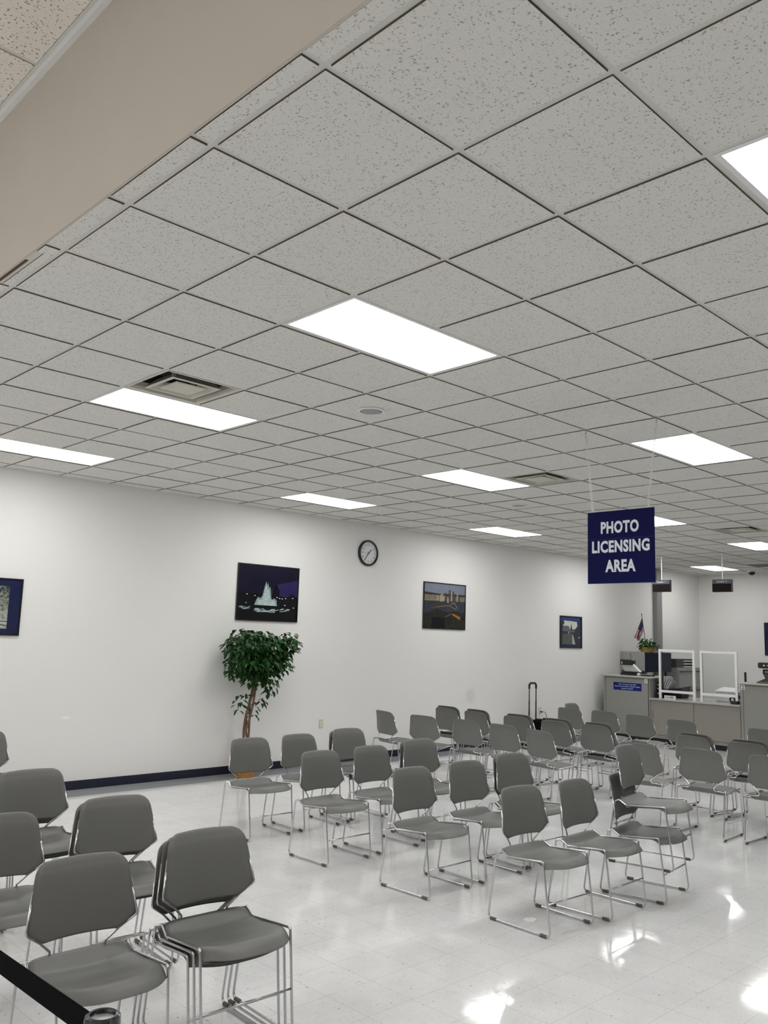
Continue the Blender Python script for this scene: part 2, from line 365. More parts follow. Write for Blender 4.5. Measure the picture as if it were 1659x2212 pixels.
LIGHTS = {}
def ceiling():
    skip = set()
    for i, j in LIGHT_CELLS:
        skip |= {(i, j), (i + 1, j)}
    for c in VENT_CELLS: skip.add(c)
    mb = MB(); g = .0135; zt = H - .006; zb = H + .012
    i1 = int((XF) / T) + 1; j0 = -15; j1 = 12
    for i in range(-1, i1):
        for j in range(j0, j1 + 1):
            if (i, j) in skip: continue
            x0, x1 = i * T + g, (i + 1) * T - g; y0, y1 = j * T + g, (j + 1) * T - g
            if i == -1: x0 = XS + .001 + .008 * random.random()
            x1 = min(x1, XF - .001); y1 = min(y1, YW - .001); y0 = max(y0, -8.99)
            if x1 - x0 < .01 or y1 - y0 < .01: continue
            dz = random.uniform(-.0012, .0012)
            z0 = zt + dz
            if (i, j) == (-1, 3):      # broken tile at the edge of the step
                parts = [(x0, x1, y0, 1.93), (-.050, x1, 1.93, 2.43)]
            else: parts = [(x0, x1, y0, y1)]
            for a0, a1, b0, b1 in parts:
                vs = [(a0, b0, z0), (a1, b0, z0), (a1, b1, z0), (a0, b1, z0), (a0, b0, zb), (a1, b0, zb), (a1, b1, zb), (a0, b1, zb)]
                mb.add(vs, [(3, 2, 1, 0)], 0)
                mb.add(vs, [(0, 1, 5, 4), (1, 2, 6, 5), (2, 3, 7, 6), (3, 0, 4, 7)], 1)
    w = .012
    for i in range(0, i1 + 1):
        if i * T < XF: mb.box(i * T - w, i * T + w, -9, YW, H, H + .03, 2)
    for j in range(j0, j1 + 1):
        mb.box(XS, XF, j * T - w, j * T + w, H + .0003, H + .03, 2)
    mb.box(XS, XF, YW - .022, YW, H - .001, H + .03, 2)
    mb.box(XF - .022, XF, -9, YW, H - .001, H + .03, 2)
    # board above the broken tile
    mb.box(XS, -.052, 1.93, 2.44, H - .004, H + .012, 3)
    mb.box(XS, -.070, 2.06, 2.43, H - .0065, H - .004, 4)
    # plenum deck that closes the top
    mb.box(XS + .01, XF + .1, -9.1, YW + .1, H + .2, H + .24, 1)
    struct(mb.build('ceiling', [M['tile'], M['tile_edge'], M['grid'], M['vent'], mat('brown_slot', (.09, .05, .03), .8)]))
    # entrance ceiling
    mb = MB()
    x = XS - .030; k = 0
    ox, oy = XS - .040, 2.0155
    for i in range(-12, 0):
        for j in range(-19, 10):
            x0, x1 = ox + i * T + g, ox + (i + 1) * T - g; y0, y1 = oy + j * T + g, oy + (j + 1) * T - g
            y1 = min(y1, YW - .001); y0 = max(y0, -8.99); x0 = max(x0, -6.99)
            if x1 - x0 < .02 or y1 - y0 < .02: continue
            if (i, j) in ((-6, -1), (-6, 2), (-6, -5), (-6, 5), (-7, -1), (-7, 2), (-7, -5), (-7, 5), (-11, -1), (-11, 2), (-11, -5), (-11, 5), (-10, -1), (-10, 2), (-10, -5), (-10, 5)): continue
            z0 = H2 - .002
            vs = [(x0, y0, z0), (x1, y0, z0), (x1, y1, z0), (x0, y1, z0), (x0, y0, z0 + .02), (x1, y0, z0 + .02), (x1, y1, z0 + .02), (x0, y1, z0 + .02)]
            mb.add(vs, [(3, 2, 1, 0)], 0); mb.add(vs, [(0, 1, 5, 4), (1, 2, 6, 5), (2, 3, 7, 6), (3, 0, 4, 7)], 1)
    for i in range(-12, 1):
        if ox + i * T > -7: mb.box(ox + i * T - w, ox + i * T + w, -9, YW, H2, H2 + .03, 2)
    for j in range(-19, 11):
        y = oy + j * T
        if -9 < y < YW: mb.box(-7, XS, y - w, y + w, H2 + .0003, H2 + .03, 2)
    mb.box(XS - .052, XS, -9, YW, H2 - .004, H2 + .03, 2)
    mb.box(-7.1, XS + .06, -9.1, YW + .1, H2 + .1, H2 + .14, 1)
    struct(mb.build('ceiling.001', [M['tile2'], M['tile_edge'], M['grid']]))

VIS = {(2, 2): 'largest whole light panel in view, bright ceiling troffer before the round speaker',
       (2, 6): 'bright ceiling light panel touching the nearest air vent',
       (2, 10): 'bright ceiling light panel nearest the left wall, above the first framed print',
       (8, 2): 'bright ceiling light panel right behind the chains of the hanging blue sign',
       (8, 6): 'bright ceiling light panel left of the second air vent',
       (8, 10): 'bright ceiling light panel over the wall clock and the fountain picture',
       (14, 6): 'bright ceiling light panel half hidden behind the hanging blue sign',
       (14, 10): 'bright ceiling light panel over the skyline picture, near the left wall',
       (20, 6): 'bright ceiling light panel just past the farthest air vent',
       (20, 10): 'ceiling light panel of which only a tip shows beside the blue sign',
       (26, 10): 'bright ceiling light panel behind the pole of the second counter display',
       (2, -2): 'very near bright ceiling light panel cut off by the right side of the view'}
LIGHT_CELLS = list(VIS) + [(8, -2), (2, -6), (14, 2)]
VENT_CELLS = [(2, 5), (9, 5), (17, 5), (26, 8)]
SPEAKER_CELLS = [(4, 4), (11, 7)]

def make_light():
    e = .014
    root = thing('ceiling_light', '', 'ceiling light', (0, 0, 0), 0, 'recessed ceiling light panels')
    mb = MB()
    x0, x1, y0, y1 = .0125, 2 * T - .0125, .0125, T - .0125
    a = .022
    for b in ((x0, x1, y0, y0 + a), (x0, x1, y1 - a, y1), (x0, x0 + a, y0 + a, y1 - a), (x1 - a, x1, y0 + a, y1 - a)):
        mb.box(*b, -.003, .02)
    mb.box(x0, x1, y0, y1, .05, .06)
    mb.build('frame', M['white'], root)
    mb = MB(); mb.box(x0 + a, x1 - a, y0 + a, y1 - a, -.0015, .004); mb.build('diffuser', M['lamp'], root)
    return root

def copy_tree(o, parent=None):
    c = o.copy(); COL.objects.link(c)
    if parent: c.parent = parent
    for ch in list(o.children): copy_tree(ch, c)
    return c

def lights():
    proto = make_light(); first = True
    for i, j in LIGHT_CELLS:
        o = proto if first else copy_tree(proto); first = False
        o.location = (i * T, j * T, H)
        o['label'] = VIS.get((i, j), 'bright ceiling light panel farther to the right than the view reaches')
    for i2, j in ((-7, -5), (-7, -1), (-7, 2), (-7, 5), (-11, -5), (-11, -1), (-11, 2), (-11, 5)):  # unseen panels added behind the viewer to brighten the near left area
        o = copy_tree(proto); ox, oy = XS - .040, 2.0155
        o.location = (ox + i2 * T, oy + j * T, H2)
        o['label'] = 'unseen light panel added in the higher entrance ceiling to brighten the near area'

def vents():
    labels = {(2, 5): 'nearest square ceiling air vent, its dark throat beside a light panel',
              (9, 5): 'second square ceiling air vent, behind the left chain of the sign',
              (17, 5): 'farthest stepped square air vent, right of the hanging blue sign'}
    proto = None
    for c in VENT_CELLS[:3]:
        if proto is None:
            r = thing('ceiling_vent', '', 'air vent', (0, 0, 0), 0, 'square ceiling air diffusers')
            a, b = .0125, T - .0125
            def ring(ins, z): return [(a + ins, a + ins, z), (b - ins, a + ins, z), (b - ins, b - ins, z), (a + ins, b - ins, z)]
            mb = MB(); mb.loft([ring(0, .003), ring(0, -.003), ring(.022, -.003), ring(.030, .02), ring(.034, .13)], 0, False); mb.build('frame', M['vent'], r)
            mb = MB(); mb.box(a + .02, b - .02, a + .02, b - .02, .13, .14); mb.loft([ring(.04, .13), ring(.04, .05)], 0, False); mb.build('throat', M['ventdark'], r)
            mb = MB(); mb.loft([ring(.098, -.006), ring(.122, -.010), ring(.165, .05), ring(.16, .055), ring(.098, -.001)], 0, False); mb.build('louvre', M['vent'], r)
            mb = MB(); mb.loft([ring(.175, -.004), ring(.178, -.010)], 0, True); mb.loft([ring(.178, -.010), ring(.26, .02)][::-1], 0, False)
            mb.build('centre_plate', M['vent'], r)
            for x, y in ((.12, .12), (b - .11, b - .11)):
                mb = MB(); mb.box(x, x + .02, y, y + .02, -.002, .12); mb.build('hanger', M['ventgrey'], r)
            proto = r; o = r
        else: o = copy_tree(proto)
        o.location = (c[0] * T, c[1] * T, H); o['label'] = labels[c]
    c = VENT_CELLS[3]
    r = thing('return_grille', 'dark grey return air panel in the ceiling near the far wall', 'air vent', (c[0] * T, c[1] * T, H))
    mb = MB(); mb.box(.0125, T - .0125, .0125, T - .0125, -.003, .004); mb.build('panel', M['returngrey'], r)
    mb = MB()
    for k in range(14): mb.box(.03, T - .03, .03 + k * .04, .045 + k * .04, -.006, -.003)
    mb.build('louvre', M['returngrey'], r)

def speakers():
    labs = ['round ceiling speaker nearest, beyond the largest light panel', 'small far round ceiling speaker near the second air vent']
    proto = None
    for (i, j), lab in zip(SPEAKER_CELLS, labs):
        if proto is None:
            r = thing('ceiling_speaker', '', 'speaker', (0, 0, 0), 0, 'round ceiling speakers')
            mb = MB(); mb.lathe([(.105, .0), (.11, -.006), (.10, -.012), (.086, -.012), (.084, -.006)], 0, 0, 32, 0, False); mb.build('rim', M['white'], r, True, .6)
            mb = MB(); mb.lathe([(.086, -.007), (.06, -.012), (.02, -.014)], 0, 0, 32); mb.build('grille', M['speaker'], r, True)
            proto = r; o = r
        else: o = copy_tree(proto)
        o.location = ((i + .55) * T, (j + .5) * T, H - .006); o['label'] = lab

def dome_camera():
    r = thing('dome_camera', 'small dark security camera dome on the ceiling by the far wall', 'security camera', (17.22, 5.92, H - .006))
    mb = MB(); mb.lathe([(.085, .001), (.085, -.02), (.075, -.03)], 0, 0, 24); mb.build('base', M['white'], r, True, .6)
    mb = MB(); mb.lathe([(.072, -.03), (.07, -.055), (.055, -.085), (.03, -.1), (.006, -.105)], 0, 0, 24); mb.build('dome', M['blackgloss'], r, True)

# ------------------------------------------------------------------ chairs
def lerp_tab(tab, x):
    if x <= tab[0][0]: return tab[0][1]
    for (a, b), (c, d) in zip(tab, tab[1:]):
        if x <= c:
            t = (x - a) / (c - a); t = t * t * (3 - 2 * t) * .5 + t * .5
            return b + (d - b) * t
    return tab[-1][1]

def shell(front, back, nx, ny, rim, name, m, parent):
    """two offset grids joined by a rounded rim; front/back/rim map (i, j) to points"""
    mb = MB()
    F = [[front(i, j) for i in range(nx)] for j in range(ny)]; B = [[back(i, j) for i in range(nx)] for j in range(ny)]
    vs = [p for r in F for p in r]; mb.add(vs, [(j * nx + i, j * nx + i + 1, (j + 1) * nx + i + 1, (j + 1) * nx + i) for j in range(ny - 1) for i in range(nx - 1)])
    o = len(mb.v)
    vs = [p for r in B for p in r]; mb.add(vs, [(j * nx + i, (j + 1) * nx + i, (j + 1) * nx + i + 1, j * nx + i + 1) for j in range(ny - 1) for i in range(nx - 1)])
    loop = [(i, 0) for i in range(nx)] + [(nx - 1, j) for j in range(1, ny)] + [(i, ny - 1) for i in range(nx - 2, -1, -1)] + [(0, j) for j in range(ny - 2, 0, -1)]
    q = len(mb.v); n = len(loop)
    mb.v += [tuple(rim(i, j)) for i, j in loop]
    for k in range(n):
        (i, j), (i2, j2) = loop[k], loop[(k + 1) % n]
        a, b = j * nx + i, j2 * nx + i2; k2 = (k + 1) % n
        mb.f.append((b, a, q + k, q + k2)); mb.m.append(0)
        mb.f.append((q + k2, q + k, o + a, o + b)); mb.m.append(0)
    return mb.build(name, m, parent, True)

def chair_proto():
    root = thing('stacking_chair', '', 'chair', (0, 0, 0), 0, 'grey plastic stacking chairs with chrome wire legs')
    # ---- seat
    nx, ny = 17, 22
    side = [(-.17, .456), (-.155, .450), (-.105, .421), (-.03, .424), (.10, .436), (.18, .443), (.30, .443)]
    dish = [(-.17, .0), (-.12, .010), (-.03, .024), (.08, .022), (.17, .008), (.22, .0)]
    wid = [(-.17, .202), (-.145, .212), (-.10, .221), (.0, .223), (.15, .223), (.22, .219), (.29, .212)]
    def seat_pt(u, v):
        yf = .286 - .095 * abs(u) ** 3.4
        yr = -.170 + .010 * abs(u) ** 6
        t = v
        y = yr + (yf - yr) * t
        x = u * lerp_tab(wid, y)
        z = lerp_tab(side, y) - lerp_tab(dish, y) * (1 - abs(u) ** 2.2)
        d = yf - y
        if d < .075: z -= .040 * (1 - d / .075) ** 2
        if abs(u) > .86: z -= .004 * ((abs(u) - .86) / .14) ** 2
        return Vector((x, y, z))
    us = [-1 + 2 * i / (nx - 1) for i in range(nx)]; us = [math.copysign(abs(u) ** .8, u) for u in us]
    vsn = [0, .03, .07, .11, .15, .19, .24, .30, .36, .43, .5, .57, .64, .70, .76, .81, .85, .89, .92, .95, .98, 1.]
    def f(i, j): return seat_pt(us[i], vsn[j])
    def b(i, j):
        p = seat_pt(us[i] * .985, min(max(vsn[j], .01), .985)); p.z -= .011; return p
    def r(i, j):
        p = (f(i, j) + b(i, j)) / 2; c = Vector((0, .05, p.z)); d = (p - c); d.z = 0; return p + d.normalized() * .004
    shell(f, b, nx, ny, r, 'seat', M['plastic'], root)
    # ---- backrest
    nx2 = 15
    ztab = [.512, .520, .532, .546, .556, .566, .580, .62, .66, .70, .735, .762, .778, .790, .800, .807, .811]
    wtab = [(.512, .158), (.520, .176), (.532, .196), (.546, .216), (.556, .229), (.566, .236), (.580, .237), (.62, .2300), (.66, .2235), (.70, .217), (.735, .211), (.762, .2055), (.778, .200), (.790, .192), (.800, .180), (.807, .164), (.811, .148)]
    yt = [(.51, -.167), (.60, -.178), (.70, -.191), (.76, -.203), (.80, -.219), (.812, -.228)]
    def back_pt(u, k):
        z = ztab[k]; w = wtab[k][1]; x = u * w
        y = lerp_tab(yt, z) + .66 * x * x
        arch = .007 * (1 - (x / .2) ** 2) * max(0, (z - .74) / .07)
        sag = .005 * (1 - min(1, (x / .16) ** 2)) * max(0, (.56 - z) / .05)
        return Vector((x, y, z + arch + sag))
    us2 = [-1 + 2 * i / (nx2 - 1) for i in range(nx2)]
    def f2(i, j): p = back_pt(us2[i], j); p.y += .004; return p
    def b2(i, j): p = back_pt(us2[i] * .985, j); p.y -= .006; return p
    def r2(i, j):
        p = (f2(i, j) + b2(i, j)) / 2; d = p - Vector((0, p.y, .66)); return p + d.normalized() * .003
    shell(f2, b2, nx2, len(ztab), lambda i, j: r2(i, j), 'backrest', M['plastic'], root)
    # ---- wire frame, one closed loop of rod on each side
    for s in (1, -1):
        P = [(.2336 * s, -.254, .0105), (.2254 * s, .2426, .0105), (.2285 * s, .187, .4415), (.2265 * s, -.104, .4165), (.2195 * s, -.160, .448), (.2385 * s, -.184, .441)]
        mb = MB(); mb.tube(fillet(P, [.03, .03, .014, .02, .010, .010], True, 4), .0062, 8, True)
        leg = mb.build('leg_frame', M['chrome'], root, True)
        for y0, y1 in ((-.235, -.185), (.165, .215)):
            def gx(y): return (.2336 + (.2254 - .2336) * (y + .254) / .4966) * s
            mb = MB(); mb.tube([(gx(y0), y0, .0108), (gx(y0 + .004), y0 + .004, .0108), (gx(y1 - .004), y1 - .004, .0108), (gx(y1), y1, .0108)], [.0075, .0105, .0105, .0075], 10)
            mb.build('glide', M['glide'], leg, True)
        W = [(.233 * s, -.185, .438), (.130 * s, -.180, .444), (.116 * s, -.171, .462), (.172 * s, -.152, .514), (.2405 * s, -.132, .562), (.2115 * s, -.167, .72)]
        mb = MB(); mb.tube(fillet(W, [0, .012, .016, .02, .018, 0], False, 4), .0050, 8)
        mb.build('back_wire', M['chrome'], root, True)
    mb = MB(); mb.tube([(.2270, .219, .196), (-.2270, .219, .196)], .0050, 8); mb.build('stretcher', M['chrome'], root, True)
    mb = MB(); mb.tube([(.224, -.105, .4065), (.19, -.105, .3985), (-.19, -.105, .3985), (-.224, -.105, .4065)], .0050, 8); mb.build('seat_crossbar', M['chrome'], root, True)
    return root

CHAIRS = {
 # front block, rows running away from the view
 'C1': ([(3.333, 4.678, -1.606, 0)], ['single grey chair standing just in front of the ficus tree']),
 'C2': ([(3.937, 4.702, -1.56, 0)], ['single grey chair right of the chair before the ficus tree, below the fountain picture']),
 'C3': ([(4.551, 4.67, -1.608, .026), (4.566, 4.738, -1.608, 0)], ['upper chair of the two-high stack below the wall outlet without a cord', 'lower chair of the two-high stack below the wall outlet without a cord']),
 'C4': ([(3.34, 3.659, -1.574, 0)], ['single grey chair diagonally before the chair at the ficus, nearer the viewer']),
 'C5': ([(3.951, 3.68, -1.57, 0)], ['single grey chair between the second chair out from the ficus and a two-high stack']),
 'C6': ([(4.552, 3.661, -1.624, .026), (4.597, 3.753, -1.624, 0)], ['upper chair of the middle two-high stack on the far side of the centre block', 'lower chair of the middle two-high stack on the far side of the centre block']),
 'C7': ([(3.35, 2.589, -1.569, 0)], ['single grey chair standing next left of the chair with the paper scrap below it']),
 'C8': ([(3.978, 2.587, -1.598, 0)], ['single grey chair behind the one left of the paper scrap chair']),
 'C9': ([(4.53, 2.554, -1.613, .026), (4.589, 2.631, -1.613, 0)], ['upper chair of the two-high stack right behind the paper scrap chair', 'lower chair of the two-high stack right behind the paper scrap chair']),
 'C10': ([(3.38, 1.6, -1.617, 0)], ['front single grey chair with a white paper scrap on the floor under it']),
 'C11': ([(3.961, 1.545, -1.541, 0)], ['single grey chair between the paper scrap chair and the loosely stacked pair']),
 'C12': ([(4.612, 1.493, -1.421, .209)], ['raised upper chair of the loosely stacked pair, seat high above the other']),
 'C13': ([(4.562, 1.517, -1.432, 0)], ['lower dark-backed chair of the loosely stacked pair, another seat hanging over it']),
 # near left block
 'L1': ([(.30, 1.605, -1.604, 0)], ['single near grey chair crossed by the black queue belt']),
 'L2': ([(.867, 1.529, -1.607, .052), (.869, 1.578, -1.607, .026), (.872, 1.627, -1.607, 0)], ['top chair of the nearest three-high stack, right of the black queue belt', 'middle chair of the nearest three-high stack, right of the black queue belt', 'bottom chair of the nearest three-high stack, right of the black queue belt']),
 'L3': ([(.311, 2.633, -1.62, 0)], ['single near grey chair behind the belt-crossed one, cut by the left side']),
 'L4': ([(.957, 2.625, -1.635, .026), (.950, 2.672, -1.635, 0)], ['top chair of the near two-high stack just behind the nearest three-high stack', 'lower chair of the near two-high stack just behind the nearest three-high stack']),
 'L5': ([(.884, 3.614, -1.56, .052), (.889, 3.664, -1.56, .026), (.894, 3.714, -1.56, 0)], ['top chair of the three-high stack in front of the bare wall, far left', 'middle chair of the three-high stack in front of the bare wall, far left', 'bottom chair of the three-high stack in front of the bare wall, far left']),
 'L6': ([(1.407, 6.029, -1.558, .026), (1.412, 6.078, -1.558, 0)], ['upper chair of the stack near the bare wall showing only its back edge', 'lower chair of the stack near the bare wall showing only its back edge']),
 # far block, facing the counters
 'F1': ([(6.827, 6.423, -.183, 0)], ['single chair turned a little sideways, closest to the skyline picture wall']),
 'F2': ([(6.838, 5.789, .131, 0)], ['single chair right of the sideways one under the skyline picture, its back to us']),
 'F3': ([(7.998, 6.40, -.008, 0), (8.047, 6.409, -.008, .026)], ['lower chair of the two-high stack nearest the wall in the far block', 'upper chair of the two-high stack nearest the wall in the far block']),
 'F4': ([(7.962, 5.825, -.068, 0), (8.017, 5.827, -.068, .026)], ['lower chair of the two-high stack second out from the wall, far block', 'upper chair of the two-high stack second out from the wall, far block']),
 'F5': ([(7.935, 5.123, .016, 0), (7.980, 5.105, .016, .026)], ['lower chair of the two-high stack directly left of the black luggage', 'upper chair of the two-high stack directly left of the black luggage']),
 'F6': ([(7.91, 4.502, .003, 0), (7.955, 4.475, .003, .026)], ['lower chair of the two-high stack directly right of the black luggage', 'upper chair of the two-high stack directly right of the black luggage']),
 'F7': ([(6.934, 5.134, .02, 0)], ['single far-block chair in front of the two stacks nearest the wall']),
 'F8': ([(6.915, 4.541, -.016, 0)], ['single far-block chair between the outward neighbour of the wall stacks and the angled one']),
 'F9': ([(6.798, 3.91, -.189, 0)], ['single angled chair in front of the two-high stack right of the luggage']),
 'F10': ([(7.934, 3.927, -.027, 0), (7.975, 3.900, -.027, .026)], ['lower chair of the two-high stack left of the high seat of the loose pair', 'upper chair of the two-high stack left of the high seat of the loose pair']),
 'F11': ([(9.92, 5.622, -.012, 0)], ['far single chair right of the corded outlet, overlapping one turned towards us']),
 'F12': ([(10.594, 5.959, -1.505, 0)], ['farthest chair near the wall, turned towards us, just its light top showing']),
 'F13': ([(9.964, 5.066, .045, 0)], ['far single chair in front of the edge of tall cabinet one']),
 'F14': ([(9.88, 4.447, .007, 0)], ['far single chair below the blue notice on tall cabinet one']),
 'F15': ([(9.747, 3.745, -.031, 0)], ['far single chair before the joint of the low counter front']),
 'F16': ([(6.73, 2.709, .145, 0)], ['single chair seen from behind, half hidden by the raised upper chair']),
 'F17': ([(7.924, 2.681, -.104, 0), (7.960, 2.660, -.104, .026)], ['lower chair of the far stack before the black kick of the low counter', 'upper chair of the far stack before the black kick of the low counter']),
 'F18': ([(6.856, 2.099, .033, 0)], ['single chair with its whole back towards us right of the loosely stacked pair']),
 'F19': ([(7.852, 2.067, -.007, 0), (7.892, 2.048, -.007, .026)], ['lower chair of the two-high far stack rightmost in view', 'upper chair of the two-high far stack rightmost in view']),
 'F20': ([(9.607, 2.591, 0, 0)], ['far single chair in front of tall cabinet two, cut by the right side']),
 'F21': ([(6.942, 1.457, .002, 0)], ['near single chair cut off by the right side, back towards us']),
}
def chairs():
    proto = chair_proto(); first = True
    for key, (poses, labs) in CHAIRS.items():
        for (x, y, th, z), lab in zip(poses, labs):
            o = proto if first else copy_tree(proto); first = False
            o.location = (x, y, z); o.rotation_euler = (0, 0, th - PI / 2); o['label'] = lab

# ------------------------------------------------------------------ hanging sign and displays
def hanging_sign():
    X = 7 * T; y0, y1, z0, z1 = 1.246, 1.811, 2.250, 2.806
    r = thing('hanging_sign', 'blue square sign reading PHOTO LICENSING AREA hanging on white chains', 'sign', (X, (y0 + y1) / 2, z0))
    L = Vector((-X, -(y0 + y1) / 2, -z0))
    def shift(mb): mb.v = [tuple(Vector(v) + L) for v in mb.v]; return mb
    mb = MB(); mb.box(X - .003, X + .003, y0, y1, z0, z1); shift(mb).build('panel', [M['signblue']], r)
    mb = MB(); mb.box(X - .0042, X - .003, y0, y1, z0, z0 + .003); mb.box(X - .0042, X - .003, y0 + .004, y1, 2.590, 2.5915); shift(mb).build('joint_line', M['signline'], r)
    cy = (y0 + y1) / 2
    for word, w, fr, off in (('PHOTO', .322, .228, .004), ('LICENSING', .486, .4926, .0), ('AREA', .256, .760, .0)):
        mb = MB(); text_into(mb, word, (X - .0045, cy + off, z1 - fr * (z1 - z0)), (0, -1, 0), (0, 0, 1), w, .094, .042, space=1.09)
        shift(mb).build('lettering', M['letter'], r)
    for hy, sy in ((3 * T, 1.765), (2 * T, 1.298)):
        a = Vector((X, hy, H - .03)); b = Vector((X, sy, z1 - .006)); n = 22
        mb = MB(); d = (b - a)
        for k in range(n):
            p = a + d * ((k + .5) / n); ln = d.length / n * .72; t = d.normalized()
            sd = Vector((1, 0, 0)) if k % 2 == 0 else t.cross(Vector((1, 0, 0)))
            pts = []
            for q in range(12):
                an = 2 * PI * q / 12; pts.append(p + t * math.cos(an) * ln + sd * math.sin(an) * .0085)
            mb.tube(pts, .0024, 5, True)
        shift(mb).build('chain', M['chain'], r, True)
        mb = MB(); mb.box(X - .022, X + .022, hy - .006, hy + .006, H - .004, H - .001)
        mb.tube([(X, hy, H - .004), (X, hy, H - .022), (X + .006, hy, H - .032), (X, hy, H - .04), (X - .006, hy, H - .034)], .003, 6)
        shift(mb).build('hook', M['hook'], r)

def counter_display(num, cy, ztop):
    X = 13.62; w, h = .35, .225
    r = thing('counter_display', f'hanging dark counter display reading Counter {num}', 'display', (X, cy, ztop - h), 0, 'hanging counter number displays')
    mb = MB(); mb.box(-.035, .035, -w / 2, w / 2, 0, h); mb.build('housing', M['panelgrey'], r)
    mb = MB(); mb.box(-.039, -.035, -w / 2, w / 2, 0, h * .655); mb.build('led_screen', M['led'], r)
    mb = MB(); text_into(mb, 'Counter  %d' % num, (-.0358, 0, h * .83), (0, -1, 0), (0, 0, 1), None, .030, .012); mb.build('lettering', M['letter'], r)
    mb = MB(); mb.tube([(0, 0, h), (0, 0, H - ztop + h + .001)], .010, 10); mb.lathe([(.03, H - ztop + h + .001), (.03, H - ztop + h - .012), (.012, H - ztop + h - .02)], 0, 0, 14)
    mb.build('pole', M['white'], r, True, .6)

# ------------------------------------------------------------------ wall things
def framed(label, plane, a0, a1, z0, z1, paint, frame_w=.014, depth=.022, base=None):
    """plane 'L': on the left wall, a = X; 'F': on the far wall, a = Y descending"""
    if plane == 'L': P = lambda u, v, d: (a0 + u * (a1 - a0), YW - d, z0 + v * (z1 - z0)); org = ((a0 + a1) / 2, YW, z0)
    else: P = lambda u, v, d: (XF - d, a0 + u * (a1 - a0), z0 + v * (z1 - z0)); org = (XF, (a0 + a1) / 2, z0)
    r = thing('framed_picture', label, 'picture', org)
    L = Vector(org)
    W, Hh = abs(a1 - a0), z1 - z0; fu, fv = frame_w / W, frame_w / Hh
    mb = MB()
    for (u0, u1, v0, v1) in ((0, 1, 0, fv), (0, 1, 1 - fv, 1), (0, fu, fv, 1 - fv), (1 - fu, 1, fv, 1 - fv)):
        c = [Vector(P(u, v, d)) - L for d in (.001, depth) for v in (v0, v1) for u in (u0, u1)]
        mb.add(c, [(0, 2, 3, 1), (4, 5, 7, 6), (0, 1, 5, 4), (2, 6, 7, 3), (0, 4, 6, 2), (1, 3, 7, 5)])
    mb.build('frame', M['blackgloss'], r)
    mb = MB(); mats = []
    def layer(k):
        d = depth - .010 + .00025 * k
        return lambda u, v: Vector(P(fu + u * (1 - 2 * fu), fv + v * (1 - 2 * fv), d)) - L
    st = {'k': 0}
    def poly(pts, m):
        if m not in mats: mats.append(m)
        f = layer(st['k']); st['k'] += 1
        mb.poly([f(min(max(u, 0), 1), min(max(v, 0), 1)) for u, v in pts], mats.index(m))
    paint(poly)
    mb.build('print', mats, r)

def rect(x0, x1, y0, y1): return [(x0, y0), (x1, y0), (x1, y1), (x0, y1)]
def oval(cx, cy, rx, ry, n=12): return [(cx + rx * math.cos(2 * PI * k / n), cy + ry * math.sin(2 * PI * k / n)) for k in range(n)]

